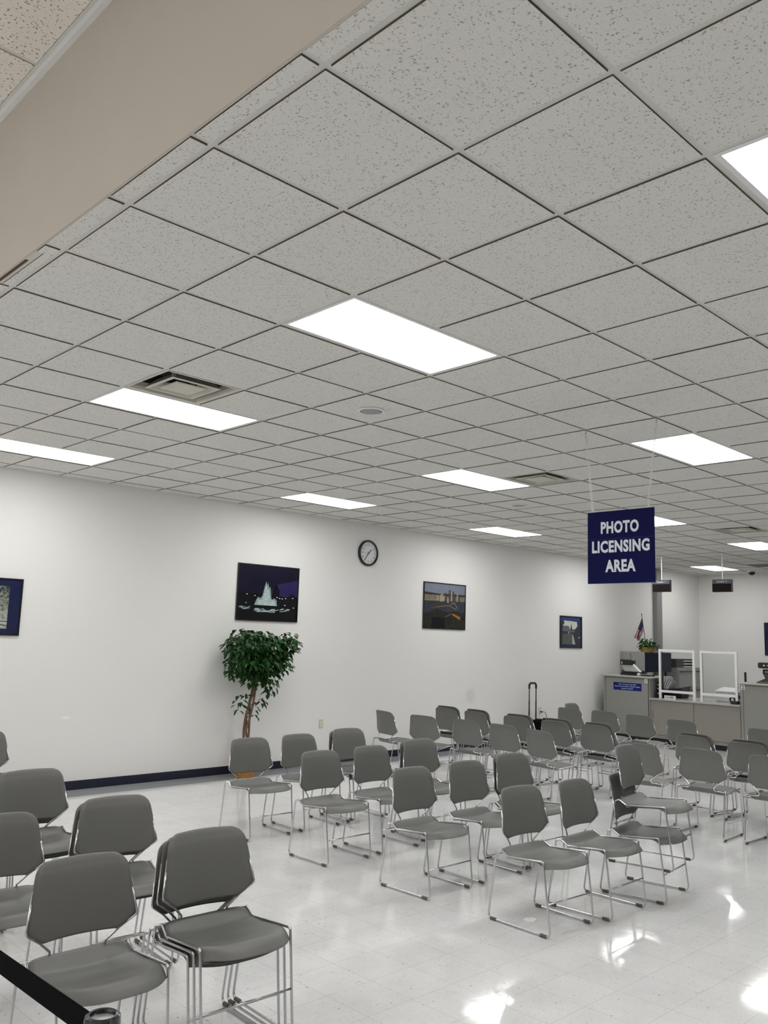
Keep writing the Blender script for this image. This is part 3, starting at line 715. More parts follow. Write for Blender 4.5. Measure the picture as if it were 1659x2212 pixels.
def pictures():
    night = flat_print('print_night_sky', (.012, .011, .026), .3, 5); dusk = flat_print('print_dusk_blue', (.030, .024, .10), .3, 4)
    ground = flat_print('print_dark_ground', (.010, .010, .013), .5, 20); spray = flat_print('print_fountain_spray', (.42, .52, .50), .5, 26)
    spray2 = flat_print('print_fountain_glow', (.24, .33, .33), .6, 26); lampw = flat_print('print_lamp_dot', (.75, .78, .8), .1)
    silh = flat_print('print_silhouette', (.007, .007, .010), .3)
    def fountain(p):
        p(rect(0, 1, 0, 1), night); p([(.45, .42), (1, .42), (1, .78), (.62, .66)], dusk)
        p([(0, 0), (1, 0), (1, .45), (.9, .52), (.82, .44), (.68, .47), (.62, .6), (.55, .47), (.3, .5), (0, .48)], ground)
        p([(.57, .45), (.57, .56), (.6, .62), (.63, .68), (.66, .62), (.69, .56), (.69, .45)], silh)
        p([(.27, .27), (.30, .36), (.33, .42), (.37, .40), (.40, .44), (.43, .6), (.455, .72), (.475, .64), (.49, .70), (.505, .6), (.53, .62), (.545, .46), (.56, .38), (.60, .41), (.64, .38), (.655, .27)], spray2)
        p([(.29, .27), (.33, .38), (.40, .36), (.43, .52), (.46, .66), (.485, .56), (.51, .58), (.53, .4), (.60, .37), (.64, .27)], spray)
        p(rect(.27, .67, .235, .27), silh)
        p([(.32, .14), (.34, .22), (.40, .17), (.48, .18), (.56, .16), (.62, .22), (.62, .14), (.47, .15)], spray)
        def splash(cx, cy, k):
            q = random.Random(k)
            for n in range(9):
                x = cx + q.uniform(-.07, .07); y = cy + q.uniform(-.025, .02); l = q.uniform(.02, .05); t = q.uniform(-.5, .5); w = q.uniform(.008, .016)
                p([(x - l, y - l * t - w * .3), (x, y + w), (x + l, y + l * t + w * .4), (x + l * .2, y - w * .6)], spray if n % 2 else spray2)
        splash(.12, .215, 1); splash(.78, .195, 2); splash(.36, .185, 3); splash(.58, .175, 4)
        for x, y in ((.14, .46), (.27, .44), (.64, .43), (.685, .415), (.73, .41), (.79, .42), (.91, .43), (.93, .25), (.13, .30), (.78, .29)): p(oval(x, y, .011, .008), lampw)
    framed('dark framed picture of a lit white fountain at night above the ficus', 'L', 4.932, 5.952, 1.950, 2.702, fountain)
    sky = flat_print('print_grey_sky', (.20, .22, .28), .2, 3); hill = flat_print('print_hill', (.045, .04, .04), .5, 20); tan = flat_print('print_tan_shore', (.20, .165, .115), .6, 30)
    tower = flat_print('print_tower_beige', (.34, .29, .21), .3, 30); towerd = flat_print('print_tower_dark', (.07, .06, .06), .4, 30); river = flat_print('print_river', (.040, .042, .060), .3, 8)
    road = flat_print('print_road', (.24, .20, .15), .3, 30); trees = flat_print('print_dark_trees', (.022, .024, .018), .7, 26); orange = flat_print('print_orange_roof', (.34, .14, .03), .4, 30)
    def skyline(p):
        p(rect(0, 1, 0, 1), river); p(rect(0, 1, .76, 1), sky); p([(0, .72), (1, .7), (1, .78), (.7, .79), (.4, .77), (0, .80)], hill)
        p([(0, .60), (1, .63), (1, .74), (.6, .72), (.3, .74), (0, .74)], tan); p([(0, .61), (.35, .61), (.35, .64), (0, .645)], road)
        for x, w, a, b, m in ((.30, .035, .62, .74, tower), (.37, .09, .60, .74, tower), (.49, .05, .60, .80, towerd), (.59, .045, .60, .87, towerd), (.645, .03, .62, .84, tower), (.68, .04, .62, .85, towerd), (.70, .06, .58, .75, towerd), (.79, .03, .62, .82, tower), (.83, .04, .62, .76, towerd), (.46, .03, .62, .73, tower), (.55, .04, .58, .68, tower), (.90, .06, .62, .71, tan)):
            p(rect(x, x + w, a, b), m)
        p([(.37, .74), (.46, .74), (.43, .78)], tower)
        p([(.12, .46), (.25, .57), (.45, .58), (.60, .52), (.48, .50), (.2, .46)], hill); p([(.14, .44), (.4, .50), (.6, .525), (.8, .44), (.78, .43), (.6, .51), (.4, .485)], road)
        p([(.62, .53), (.68, .59), (.74, .58), (.82, .47), (.80, .47), (.73, .56), (.68, .57), (.64, .53)], road)
        p([(0, 0), (1, 0), (1, .36), (.75, .40), (.55, .36), (.3, .44), (.15, .36), (0, .34)], trees); p(rect(.18, .5, .0, .24), silh)
        p([(.68, .31), (.88, .20), (.88, .27), (.70, .345)], orange); p([(.50, .25), (.68, .34), (.69, .355), (.53, .275)], road)
    framed('black framed picture of a city skyline beside a river', 'L', 8.504, 9.534, 1.945, 2.696, skyline)
    mat_b = flat_print('print_blue_mat', (.016, .020, .062), .15); mat_b2 = flat_print('print_blue_mat_bright', (.03, .04, .16), .3, 4)
    palegreen = flat_print('print_pale_sky', (.52, .58, .50), .15); slate = flat_print('print_slate_building', (.11, .11, .14), .5, 30); lawn = flat_print('print_lawn', (.075, .10, .085), .5, 20)
    path = flat_print('print_path', (.40, .43, .40), .2); dk = flat_print('print_dark_navy', (.03, .03, .05), .5, 20)
    def spire(p):
        p(rect(0, 1, 0, 1), mat_b); p(rect(.03, .9, .84, .97), mat_b2); p(rect(.06, .95, .08, .86), dk)
        p([(.10, .70), (.18, .78), (.16, .87), (.5, .86), (.78, .84), (.80, .70), (.70, .60), (.45, .58), (.38, .70)], palegreen)
        p([(.10, .58), (.12, .70), (.38, .70), (.42, .60), (.42, .52), (.10, .52)], slate); p([(.46, .56), (.48, .70), (.50, .78), (.52, .70), (.56, .56)], dk); p([(.40, .58), (.42, .48), (.66, .50), (.68, .56)], slate)
        p([(.08, .10), (.08, .42), (.50, .46), (.56, .42), (.52, .10)], lawn); p([(.55, .42), (.58, .42), (.70, .10), (.55, .10)], path); p(rect(.36, .39, .44, .52), path)
        p([(.84, .32), (.90, .36), (.92, .32), (.86, .30)], path)
    framed('small blue matted picture of a spired building and lawn path', 'L', 12.316, 13.058, 1.690, 2.302, spire)
    def photo_mat():
        m, nt, b = new_mat('print_black_white_trees')
        tc = N(nt, 'ShaderNodeTexCoord'); n = N(nt, 'ShaderNodeTexNoise', in_Scale=34., in_Detail=6., in_Roughness=.8); nt.links.new(tc.outputs['Object'], n.inputs['Vector'])
        g = N(nt, 'ShaderNodeSeparateXYZ'); nt.links.new(tc.outputs['Object'], g.inputs[0])
        v = math_node(nt, 'ADD', n.outputs['Fac'], math_node(nt, 'MULTIPLY', g.outputs[2], -.45))
        mr = N(nt, 'ShaderNodeMapRange'); mr.inputs['From Min'].default_value = .22; mr.inputs['From Max'].default_value = .50; nt.links.new(v, mr.inputs['Value'])
        nt.links.new(mix_col(nt, mr.outputs[0], (.012, .015, .02, 1), (.42, .44, .36, 1)), b.inputs['Base Color']); b.inputs['Roughness'].default_value = .15
        return m
    bw = photo_mat()
    def trees_p(p):
        p(rect(0, 1, 0, 1), mat_b); p(rect(.08, .83, .10, .88), bw)
        p([(.3, .28), (.60, .30), (.83, .26), (.83, .18), (.55, .20), (.3, .18)], path); p([(.1, .24), (.55, .245), (.83, .22), (.83, .235), (.5, .26), (.1, .255)], dk)
        p([(.60, .55), (.62, .55), (.74, .86), (.71, .86)], dk); p(rect(.46, .475, .28, .60), dk); p(rect(.30, .315, .28, .64), dk)
        p([(.2, .17), (.5, .19), (.83, .15), (.83, .165), (.5, .205), (.2, .185)], dk)
    framed('navy matted black and white print of trees cut by the left side', 'L', 1.41, 2.158, 1.678, 2.287, trees_p)
    def harbour(p):
        p(rect(0, 1, 0, 1), mat_b); p(rect(.12, .88, .12, .88), dusk); p(rect(.12, .88, .12, .4), lawn); p([(.2, .4), (.4, .62), (.6, .4)], slate); p(rect(.15, .8, .48, .52), path)
    framed('navy matted picture on the far wall cut by the right side', 'F', 6.033, 5.29, 1.651, 2.378, harbour)

def clock():
    c = Vector((7.257, YW, 3.037)); R = .198
    r = thing('wall_clock', 'round black rimmed wall clock above the fountain and skyline pictures', 'clock', tuple(c))
    def ring(rad, d, n=40): return [(rad * math.cos(2 * PI * k / n), -d, rad * math.sin(2 * PI * k / n)) for k in range(n)]
    mb = MB(); mb.loft([ring(R, .001), ring(R, .03), ring(R - .008, .04), ring(R - .024, .04), ring(R - .032, .024)], 0, False); mb.build('rim', M['clockrim'], r, True, .7)
    mb = MB(); mb.poly(ring(R - .03, .02)); mb.build('face', M['clockface'], r)
    mb = MB()
    for n in range(1, 13):
        a = PI / 2 - n * PI / 6
        text_into(mb, str(n), (.128 * math.cos(a), -.0215, .128 * math.sin(a)), (1, 0, 0), (0, 0, 1), None, .034, 0)
    for n in range(60):
        a = n * PI / 30; l = .006
        p = Vector((math.cos(a), 0, math.sin(a))); q = Vector((-math.sin(a), 0, math.cos(a))) * .0008
        mb.poly([p * .152 - q + Vector((0, -.0213, 0)), p * (.152 + l) - q + Vector((0, -.0213, 0)), p * (.152 + l) + q + Vector((0, -.0213, 0)), p * .152 + q + Vector((0, -.0213, 0))])
    mb.build('numerals', M['ink'], r)
    def hand(name, deg, ln, w, d):
        a = PI / 2 - math.radians(deg); p = Vector((math.cos(a), 0, math.sin(a))); q = Vector((-p.z, 0, p.x)) * w
        mb = MB(); k = [-p * .025 - q, -p * .025 + q, p * ln + q * .5, p * ln - q * .5]
        mb.loft([[v + Vector((0, -d, 0)) for v in k], [v + Vector((0, -d - .0015, 0)) for v in k]]); mb.build(name, M['ink'], r)
    hand('hour_hand', 48, .085, .0075, .024); hand('minute_hand', 216, .135, .006, .027); hand('second_hand', 272, .12, .0012, .030)

def outlets():
    for x, z, lab, mname, plug in ((6.475, .553, 'ivory wall outlet right of the ficus trunk', 'ivory', 0), (11.695, .548, 'pale wall outlet with a black plug in it beside the luggage', 'ivory', 1)):
        r = thing('wall_outlet', lab, 'outlet', (x, YW, z), 0, 'duplex wall outlets')
        mb = MB(); mb.box(-.036, .036, -.006, 0, -.058, .058); mb.build('cover_plate', M['ivory'] if not plug else M['vent'], r)
        for dz in (.022, -.022):
            mb = MB(); mb.box(-.016, .016, -.009, -.006, dz - .014, dz + .014); s = mb.build('socket', M['white'], r)
            mb = MB(); mb.box(-.007, -.005, -.0095, -.009, dz - .005, dz + .005); mb.box(.005, .007, -.0095, -.009, dz - .005, dz + .005); mb.build('slot', M['ink'], s)
    r = thing('power_cord', 'black plug and cord curving down from the outlet by the luggage', 'cord', (11.70, YW - .01, .526))
    mb = MB(); mb.tube([(0, 0, 0), (.0, -.03, 0)], .014, 8); mb.build('plug', M['black'], r)
    mb = MB(); mb.tube(fillet([(0, -.03, 0), (.05, -.05, .0), (.12, -.04, -.05), (.17, -.03, -.16), (.19, -.02, -.34), (.22, -.02, -.515), (.5, -.03, -.520)], .05), .005, 6); mb.build('cable', M['black'], r, True)

# ------------------------------------------------------------------ plants
def leaf_cloud(mb, centres, n, ln, lw, droop, seed):
    rnd = random.Random(seed)
    tot = sum(c[3] * c[4] * c[5] for c in centres)
    for c in centres:
        for _ in range(max(3, int(n * c[3] * c[4] * c[5] / tot))):
            while True:
                q = Vector((rnd.uniform(-1, 1), rnd.uniform(-1, 1), rnd.uniform(-1, 1)))
                if .25 < q.length < 1: break
            p = Vector((c[0] + q.x * c[3], c[1] + q.y * c[4], c[2] + q.z * c[5]))
            if p.y > YW - .06: continue
            d = Vector((q.x + rnd.uniform(-.7, .7), q.y + rnd.uniform(-.7, .7), rnd.uniform(-.5, .5) - droop)).normalized()
            s = d.cross(Vector((rnd.uniform(-.3, .3), rnd.uniform(-.3, .3), 1))).normalized(); up = s.cross(d)
            L = ln * rnd.uniform(.7, 1.2); w = lw * rnd.uniform(.8, 1.15)
            f = w * .35
            a = p; t = p + d * L - up * L * .12
            l1, l2 = p + d * L * .3 + s * w - up * -f, p + d * L * .68 + s * w * .72 - up * -f * .6
            r1, r2 = p + d * L * .3 - s * w - up * -f, p + d * L * .68 - s * w * .72 - up * -f * .6
            m1, m2 = p + d * L * .33, p + d * L * .7 - up * L * .04
            mb.add([a, l1, l2, t, r2, r1, m1, m2], [(0, 1, 6), (1, 2, 7, 6), (2, 3, 7), (0, 6, 5), (6, 7, 4, 5), (7, 3, 4)])

def basket(mb, cx, cy, z0, r0, r1, h, rows, strands):
    """woven sides: stacked wavy rings of cane"""
    for k in range(rows):
        z = z0 + h * (k + .5) / rows; rr = r0 + (r1 - r0) * (k + .5) / rows
        pts = [(cx + (rr + .006 * math.sin(strands * a + PI * (k % 2))) * math.cos(a), cy + (rr + .006 * math.sin(strands * a + PI * (k % 2))) * math.sin(a), z) for a in (2 * PI * q / 60 for q in range(60))]
        mb.tube(pts, h / rows * .58, 5, True)
    mb.lathe([(r0 * .96, z0), (r0 * .97, z0 + .004), (r1 * .95, z0 + h)], cx, cy, 24)

def ficus():
    x, y = 5.00, 7.27
    r = thing('ficus_tree', 'leafy green ficus tree with braided trunk below the fountain picture', 'plant', (x, y, 0))
    Y = -.07
    mb = MB(); basket(mb, 0, 0, 0, .105, .145, .17, 6, 13); mb.build('basket', M['wicker'], r, True)
    mb = MB(); mb.lathe([(.135, .135), (.09, .155), (.02, .162)], 0, 0, 20); mb.build('moss', M['moss'], r, True)
    for k, (ph, rad) in enumerate(((0, .017), (2.1, .015), (4.2, .013), (5.3, .010))):
        pts = []
        for q in range(26):
            t = q / 25; z = .15 + t * 1.12
            cxx = -.02 - .045 * math.sin(t * PI * .8) * (1 - t) + .06 * t + .03 * t * t
            amp = .052 * (1 - .62 * t) if t < .9 else .03 + .1 * (t - .9)
            pts.append((cxx + amp * math.cos(ph + t * 5.2), Y * t + amp * .8 * math.sin(ph + t * 5.2), z))
        mb = MB(); mb.tube(pts, [rad * (1.15 - .35 * q / 25) for q in range(26)], 7); mb.build('trunk', M['bark'], r, True)
    rnd = random.Random(3)
    heads = []
    for q in range(16):
        a = q / 16 * 2 * PI; rr = rnd.uniform(.15, .45)
        heads.append((.06 + rr * 1.25 * math.cos(a), Y + rr * .55 * math.sin(a), rnd.uniform(1.45, 1.8)))
    for hx, hy, hz in heads:
        mb = MB(); mb.tube(fillet([(.055, Y, 1.2), (.06 + (hx - .06) * .4, Y + (hy - Y) * .4, 1.2 + (hz - 1.2) * .65), (hx, hy, hz)], .1), [.007] * 2 + [.005] * 3 + [.003] * 2, 5)
        mb.build('branch', M['bark'], r, True)
    # crown lobes, widest at the top
    L = [(-.24, -.06, 1.60, .17, .20, .13), (-.10, -.07, 1.66, .22, .26, .18), (.14, -.05, 1.63, .25, .28, .19), (.40, -.05, 1.62, .25, .24, .17), (.58, -.04, 1.68, .14, .18, .14),
         (-.14, -.08, 1.42, .24, .24, .17), (.12, -.08, 1.40, .25, .26, .18), (.36, -.06, 1.42, .22, .22, .16), (.02, -.08, 1.24, .17, .18, .12), (.22, -.08, 1.22, .15, .16, .13), (-.24, -.06, 1.30, .12, .14, .10), (.28, -.08, 1.07, .08, .10, .07), (-.22, -.04, 1.78, .10, .12, .07)]
    mb = MB(); leaf_cloud(mb, L, 1700, .090, .027, .6, 5)
    mb.build('foliage', M['leafA'], r)
    mb = MB(); leaf_cloud(mb, [(-.16, -.05, .90, .07, .07, .11), (.18, -.06, .92, .09, .08, .06), (.06, -.05, .80, .07, .07, .09), (-.08, -.05, 1.0, .07, .07, .06)], 46, .08, .023, .6, 9)
    mb.build('lower_shoot', M['leafA'], r)

def pot_plant(x, y, z):
    r = thing('potted_plant', 'low green plant in a yellow basket on top of the blue overhead cabinet', 'plant', (x, y, z))
    mb = MB(); basket(mb, 0, 0, 0, .11, .135, .10, 5, 13); mb.build('basket', M['wicker2'], r, True)
    mb = MB(); leaf_cloud(mb, [(0, 0, .16, .17, .15, .09), (-.02, .07, .14, .12, .11, .11), (.03, -.1, .13, .12, .12, .09), (0, .0, .24, .08, .09, .06)], 210, .075, .024, .25, 12); mb.build('foliage', M['leafB'], r)

def flag(x, y, z):
    r = thing('flag', 'small American flag hanging on a stick in the cabinet-top plant', 'flag', (x, y, z))
    mb = MB(); mb.tube([(0, -.01, .06), (0, .085, .745)], .006, 6); mb.lathe([(.004, .745), (.011, .765), (.0, .80)], 0, .087, 8); mb.build('stick', M['pole'], r)
    # drooping cloth, hoist down the stick, fly hanging to the left
    mb = MB(); nu, nv = 30, 46
    A, B, Cc, D = Vector((0, .080, .70)), Vector((0, .235, .275)), Vector((0, .150, .215)), Vector((0, .035, .44))
    P = []
    for j in range(nv + 1):
        v = j / nv
        for i in range(nu + 1):
            u = i / nu
            p = A * (1 - u) * (1 - v) + B * (1 - u) * v + Cc * u * v + D * u * (1 - v)
            p = p + Vector((-.03 * math.sin(u * 8.5 + v * 1.5) * (.25 + v), .010 * math.sin(u * 9 + 1) * v, 0))
            P.append(p)
    mats = [M['flagblue'], M['red'], M['flagwhite']]
    vs = P; fs = []
    for j in range(nv):
        for i in range(nu):
            u, v = (i + .5) / nu, (j + .5) / nv
            k = 0 if (v < .52 and u < .62) else (1 if int((u * 1.0 + .02) * 7.5) % 2 == 0 else 2)
            if k and v < .60 and u >= .62: k = 1 if int(v * 16) % 2 == 0 else 2
            mb.add([], [], 0); fs.append(((j * (nu + 1) + i, j * (nu + 1) + i + 1, (j + 1) * (nu + 1) + i + 1, (j + 1) * (nu + 1) + i), k))
    mb.v = [tuple(p) for p in vs]
    for f_, k in fs: mb.f.append(f_); mb.m.append(k)
    mb.build('cloth', mats, r, True)

# ------------------------------------------------------------------ counters and back office
XC = 13.5
def cabinet_tall(num, yl, yr, lab):
    """tall counter cabinet: front at XC, from y = yl (left) to yr"""
    r = thing('tall_cabinet', lab, 'cabinet', (XC, (yl + yr) / 2, 0), 0, 'tall counter cabinets')
    cy = (yl + yr) / 2; w = (yl - yr) / 2
    mb = MB(); mb.box(.0, .72, -w, w, .10, 1.172); mb.build('carcass', M['cab'], r)
    mb = MB(); mb.box(-.016, 0, -w + .035, w - .055, .155, 1.150); mb.build('front_panel', M['cab'], r)
    mb = MB(); mb.box(-.012, .02, w - .045, w - .0, .02, 1.170); mb.build('edge_strip', M['cab'], r)
    for g0, g1 in ((w - .062, w - .045), (-w + .026, -w + .035)):
        mb = MB(); mb.box(-.003, .0, g0, g1, .1, 1.150); mb.build('shadow_strip', M['cabedge'], r)  # dark strip that paints the shadow line beside the front panel
    mb = MB(); mb.box(.06, .70, -w + .01, w - .01, 0, .10); mb.build('kick', M['black'], r)
    mb = MB(); mb.rbox(-.05, .75, -w - .065, w + .035, 1.172, 1.205, .02); mb.build('worktop', M['cabtop'], r, True, .7)
    mb = MB(); dy = -w + .085 if num == 1 else w - .045
    if num == 1: ty = 6.418 - cy
    else: ty = 4.583 - cy
    mb.box(-.0175, -.016, ty - .032, ty + .032, 1.082, 1.164); p = mb.build('number_plate', M['paper'], r)
    mb = MB(); text_into(mb, str(num), (-.018, ty, 1.123), (0, -1, 0), (0, 0, 1), None, .062, .02); mb.build('digit', M['ink'], p)
    return r

def counters():
    cabinet_tall(1, 7.33, 6.345, 'tall grey counter cabinet numbered 1 with a blue notice')
    cabinet_tall(2, 4.632, 3.55, 'tall grey counter cabinet numbered 2 holding a black camera')
    r = thing('notice_sign', 'blue notice card with white lines of text on tall cabinet one', 'sign', (XC - .016, 6.81, 1.0))
    for_y0, for_y1, za, zb = 7.108, 6.512, .923, 1.066
    mb = MB(); mb.box(-.003, 0, for_y1 - 6.81, for_y0 - 6.81, za - 1 + .0, zb - 1); mb.build('card', M['noticeblue'], r)
    for s, z, w in (('Sorry... We cannot accept CASH', .036, .37), ('Please make your CHECK or MONEY ORDER', -.004, .53), ('payable to PennDOT', -.043, .25)):
        mb = MB(); text_into(mb, s, (-.0036, 0, z - .004), (0, -1, 0), (0, 0, 1), w, .026, .012); mb.build('lettering', M['letter'], r)
    # low counter between the two
    y0, y1 = 4.634, 6.343
    r = thing('low_counter', 'long low taupe counter between the two tall cabinets', 'counter', (XC, (y0 + y1) / 2, 0)); cy = (y0 + y1) / 2
    mb = MB(); mb.box(.01, .70, y0 - cy, y1 - cy, .10, .786); mb.build('carcass', M['cabbrown'], r)
    for a, b in ((y0 + .01, 5.484), (5.494, y1 - .03)):
        mb = MB(); mb.box(-.010, .01, a - cy, b - cy, .158, .780); mb.build('front_panel', M['cabbrown'], r)
    mb = MB(); mb.box(.0, .01, y0 - cy, y1 - cy, .095, .150); mb.build('bottom_rail', M['cabbrown'], r)
    mb = MB(); mb.box(-.0118, -.010, 6.282 - cy, 6.292 - cy, .455, .59); mb.build('lock_slot', M['cabedge'], r)
    mb = MB(); mb.box(.07, .68, y0 - cy, y1 - cy, 0, .10); mb.build('kick', M['black'], r)
    mb = MB(); mb.box(-.045, 1.15, y0 - cy + .001, y1 - cy - .001, .787, .815); mb.build('worktop', M['cabtop'], r)
    mb = MB(); mb.box(1.05, 1.1, y0 - cy + .05, y1 - cy - .05, 0, .787); mb.build('rear_panel', M['cabbrown'], r)
    # acrylic screens
    for ya, yb, lab in ((6.208, 5.500, 'left white framed clear screen on the low counter, behind the CLOSED sign'), (5.400, 4.720, 'right white framed clear screen on the low counter, by tall cabinet two')):
        r = thing('counter_screen', lab, 'screen', (13.6, (ya + yb) / 2, .815), 0, 'clear counter screens'); c = (ya + yb) / 2; w = (ya - yb) / 2
        for s in (-1, 1):
            mb = MB(); mb.box(-.018, .018, s * w - s * .042, s * w, .0, .912); mb.build('post', M['white'], r)
        mb = MB(); mb.box(-.014, .014, -w + .042, w - .042, .868, .910); mb.build('top_rail', M['white'], r)
        mb = MB(); mb.box(-.014, .014, -w + .042, w - .042, .115, .160); mb.build('bottom_rail', M['white'], r)
        mb = MB(); mb.box(-.003, .003, -w + .042, w - .042, .160, .868); mb.build('pane', M['glass'], r)
    # CLOSED sign
    r = thing('closed_sign', 'small white block reading CLOSED on the low counter', 'sign', (13.52, 5.955, .815))
    mb = MB(); mb.box(-.012, .012, -.108, .108, 0, .066); mb.build('block', M['paper'], r)
    mb = MB(); text_into(mb, 'CLOSED', (-.0125, .004, .036), (0, -1, 0), (0, 0, 1), .172, .036, .03, shear=.3); mb.build('lettering', M['inkblue'], r)
    # signature camera unit on cabinet one
    r = thing('photo_unit', 'black and silver tilted photo device on top of tall cabinet one', 'camera', (13.70, 6.86, 1.205))
    mb = MB(); mb.rbox(-.10, .12, -.21, .19, 0, .035, .04); mb.rbox(-.08, .10, -.20, .17, .035, .075, .03); mb.build('base', M['black'], r, True, .7)
    mb = MB()
    k = [Vector((x, y, z)) for x in (-.05, -.015) for (y, z) in ((.175, .205), (-.055, .205), (-.215, .075), (.095, .062))]
    mb.loft([k[:4], k[4:]]); mb.build('arm_panel', M['silver'], r)
    mb = MB(); k = [Vector((x, y, z)) for x in (-.052, -.012) for (y, z) in ((-.055, .205), (-.085, .215), (-.245, .075), (-.215, .07))]
    mb.loft([k[:4], k[4:]]); mb.build('arm_edge', M['white'], r)
    mb = MB(); mb.rbox(-.09, .06, -.085, .19, .195, .30, .03); hd = mb.build('head', M['black'], r, True, .7)
    mb = MB(); mb.rbox(-.094, -.088, .125, .150, .215, .255, .005); mb.build('lens', M['silver'], hd)
    r = thing('desk_tray', 'flat black tray with a pale rim on tall cabinet one', 'tray', (13.62, 6.46, 1.205))
    mb = MB(); mb.box(-.06, .08, -.11, .10, 0, .030); mb.build('tray', M['black'], r)
    mb = MB(); mb.tube(fillet([(-.065, .10, .034), (-.065, -.11, .034), (-.065, -.115, .004)], .01), .004, 6); mb.build('rim', M['silver'], r)
    r = thing('glass_paperweight', 'small pale shiny lump beside the device on tall cabinet one', 'paperweight', (13.60, 6.63, 1.205))
    mb = MB(); mb.lathe([(.028, 0), (.038, .012), (.036, .035), (.02, .052), (.004, .056)], 0, 0, 12); mb.build('body', M['clearfile'], r, True)
    # camera on cabinet two
    r = thing('photo_camera', 'black camera head on a stand on top of tall cabinet two', 'camera', (13.70, 4.205, 1.205))
    mb = MB(); mb.rbox(-.12, .12, -.19, .19, 0, .028, .03); mb.build('board', mat('walnut_board', (.11, .085, .045), .5, noise=.3), r)
    mb = MB(); mb.loft([[(-.09, -.16, .028), (.09, -.16, .028), (.09, .17, .028), (-.09, .17, .028)], [(-.07, -.06, .085), (.07, -.06, .085), (.07, .05, .085), (-.07, .05, .085)], [(-.05, -.05, .16), (.05, -.05, .16), (.05, .10, .17), (-.05, .10, .17)], [(-.05, -.05, .24), (.05, -.05, .24), (.05, .095, .24), (-.05, .095, .24)]]); mb.build('stand', M['black'], r)
    mb = MB(); mb.rbox(-.08, .06, -.18, .18, .255, .355, .04); hd = mb.build('head', M['black'], r, True, .7)
    mb = MB(); mb.tube([(-.084, .06, .305), (-.074, .06, .305)], .014, 12); mb.build('lens', M['white'], hd)
    mb = MB(); mb.tube([(-.084, .0, .305), (-.074, .0, .305)], .010, 12); mb.build('lens', M['silver'], hd)
    mb = MB(); mb.box(-.052, -.05, -.03, .06, .19, .203); mb.build('badge', M['silver'], r)
    r = thing('post', 'thin black upright post just behind the number 2 plate', 'post', (15.6, 5.435, 0))
    mb = MB(); mb.lathe([(.12, 0), (.12, .02), (.02, .03)], 0, 0, 16); mb.build('base', M['black'], r); mb = MB(); mb.box(-.014, .014, -.017, .017, .03, 1.324); mb.build('shaft', M['black'], r)
    # small things on the low counter
    r = thing('tape_dispenser', 'black tape dispenser at the right end of the low counter', 'tape dispenser', (13.62, 4.80, .815))
    mb = MB(); mb.rbox(-.05, .06, -.085, .055, 0, .06, .02); mb.rbox(-.03, .04, -.08, -.02, .06, .105, .015); mb.build('body', M['black'], r, True, .7)
    mb = MB(); mb.tube([(.0 - .02, .025 + .042 * math.cos(a), .075 + .042 * math.sin(a)) for a in (2 * PI * q / 16 for q in range(16))], .014, 6, True); mb.build('reel', M['navy'], r, True)
    mb = MB(); mb.tube(fillet([(0, .02, .11), (0, -.02, .16), (0, -.09, .15), (0, -.10, .10)], .03), [.014] * 7 + [.014] * 5, 7); mb.build('arm', M['black'], r, True)
    r = thing('printer', 'pale flat printer on the low counter behind the right screen', 'printer', (14.25, 5.13, .815))
    mb = MB(); mb.rbox(-.16, .18, -.20, .22, 0, .17, .02); mb.build('body', M['printer'], r, True, .7)
    mb = MB(); mb.loft([[(-.17, -.21, .172), (.19, -.21, .172), (.19, .235, .172), (-.17, .235, .172)], [(-.17, -.21, .19), (.19, -.21, .19), (.19, .235, .19), (-.17, .235, .19)], [(-.06, -.15, .255), (.16, -.15, .255), (.16, .13, .255), (-.06, .13, .255)]]); mb.build('lid', M['white'], r)
    mb = MB(); mb.box(-.05, .12, -.12, .05, .256, .262); mb.build('tray', M['silver'], r)
    r = thing('file_tray', 'black slanted desk tray behind the left screen', 'tray', (14.12, 6.13, .815))
    mb = MB(); mb.loft([[(-.12, -.15, 0), (.16, -.15, 0), (.16, .2, 0), (-.12, .2, 0)], [(-.16, -.19, .20), (.2, -.19, .23), (.2, .2, .16), (-.16, .2, .14)]]); mb.build('body', M['black'], r)
    for k, (dy, h, tilt) in enumerate(((.190, .40, -.02), (.160, .385, -.05), (.130, .375, -.07), (.10, .325, -.08), (.065, .31, -.09))):
        o = thing('clear_folder', ['tallest clear folder of papers behind the left post of the left screen', 'second clear folder of papers, right behind the tallest', 'middle clear folder of papers in the standing row', 'fourth clear folder of papers, shorter than the three left of it', 'rightmost and shortest clear folder of papers in the standing row'][k], 'folder', (13.98, 6.13 + dy, .815 if dy > .21 else .98), 0, 'standing clear folders')
        zz = h if dy > .21 else h - .165
        mb = MB(); b0 = [(-.10, -.010, 0), (.12, -.010, 0), (.12, .010, 0), (-.10, .010, 0)]; mb.loft([b0, [(x, y + tilt, zz) for x, y, z in b0]]); mb.build('sleeve', M['clearfile'], o)
        mb = MB(); mb.loft([[(-.104, -.006, .01), (-.101, -.006, .01), (-.101, .012, .01), (-.104, .012, .01)], [(-.104, -.006 + tilt * .95, zz * .95), (-.101, -.006 + tilt * .95, zz * .95), (-.101, .012 + tilt * .95, zz * .95), (-.104, .012 + tilt * .95, zz * .95)]]); mb.build('paper', M['paper'], o)
    r = thing('card_terminal', 'black upright desk device beside the right edge of tall cabinet one', 'device', (13.75, 6.275, .815))
    mb = MB(); mb.rbox(-.08, .10, -.055, .055, 0, .12, .02); mb.build('base', M['black'], r)
    mb = MB(); mb.box(.02, .05, -.05, -.02, .12, .50); mb.build('column', M['black'], r)
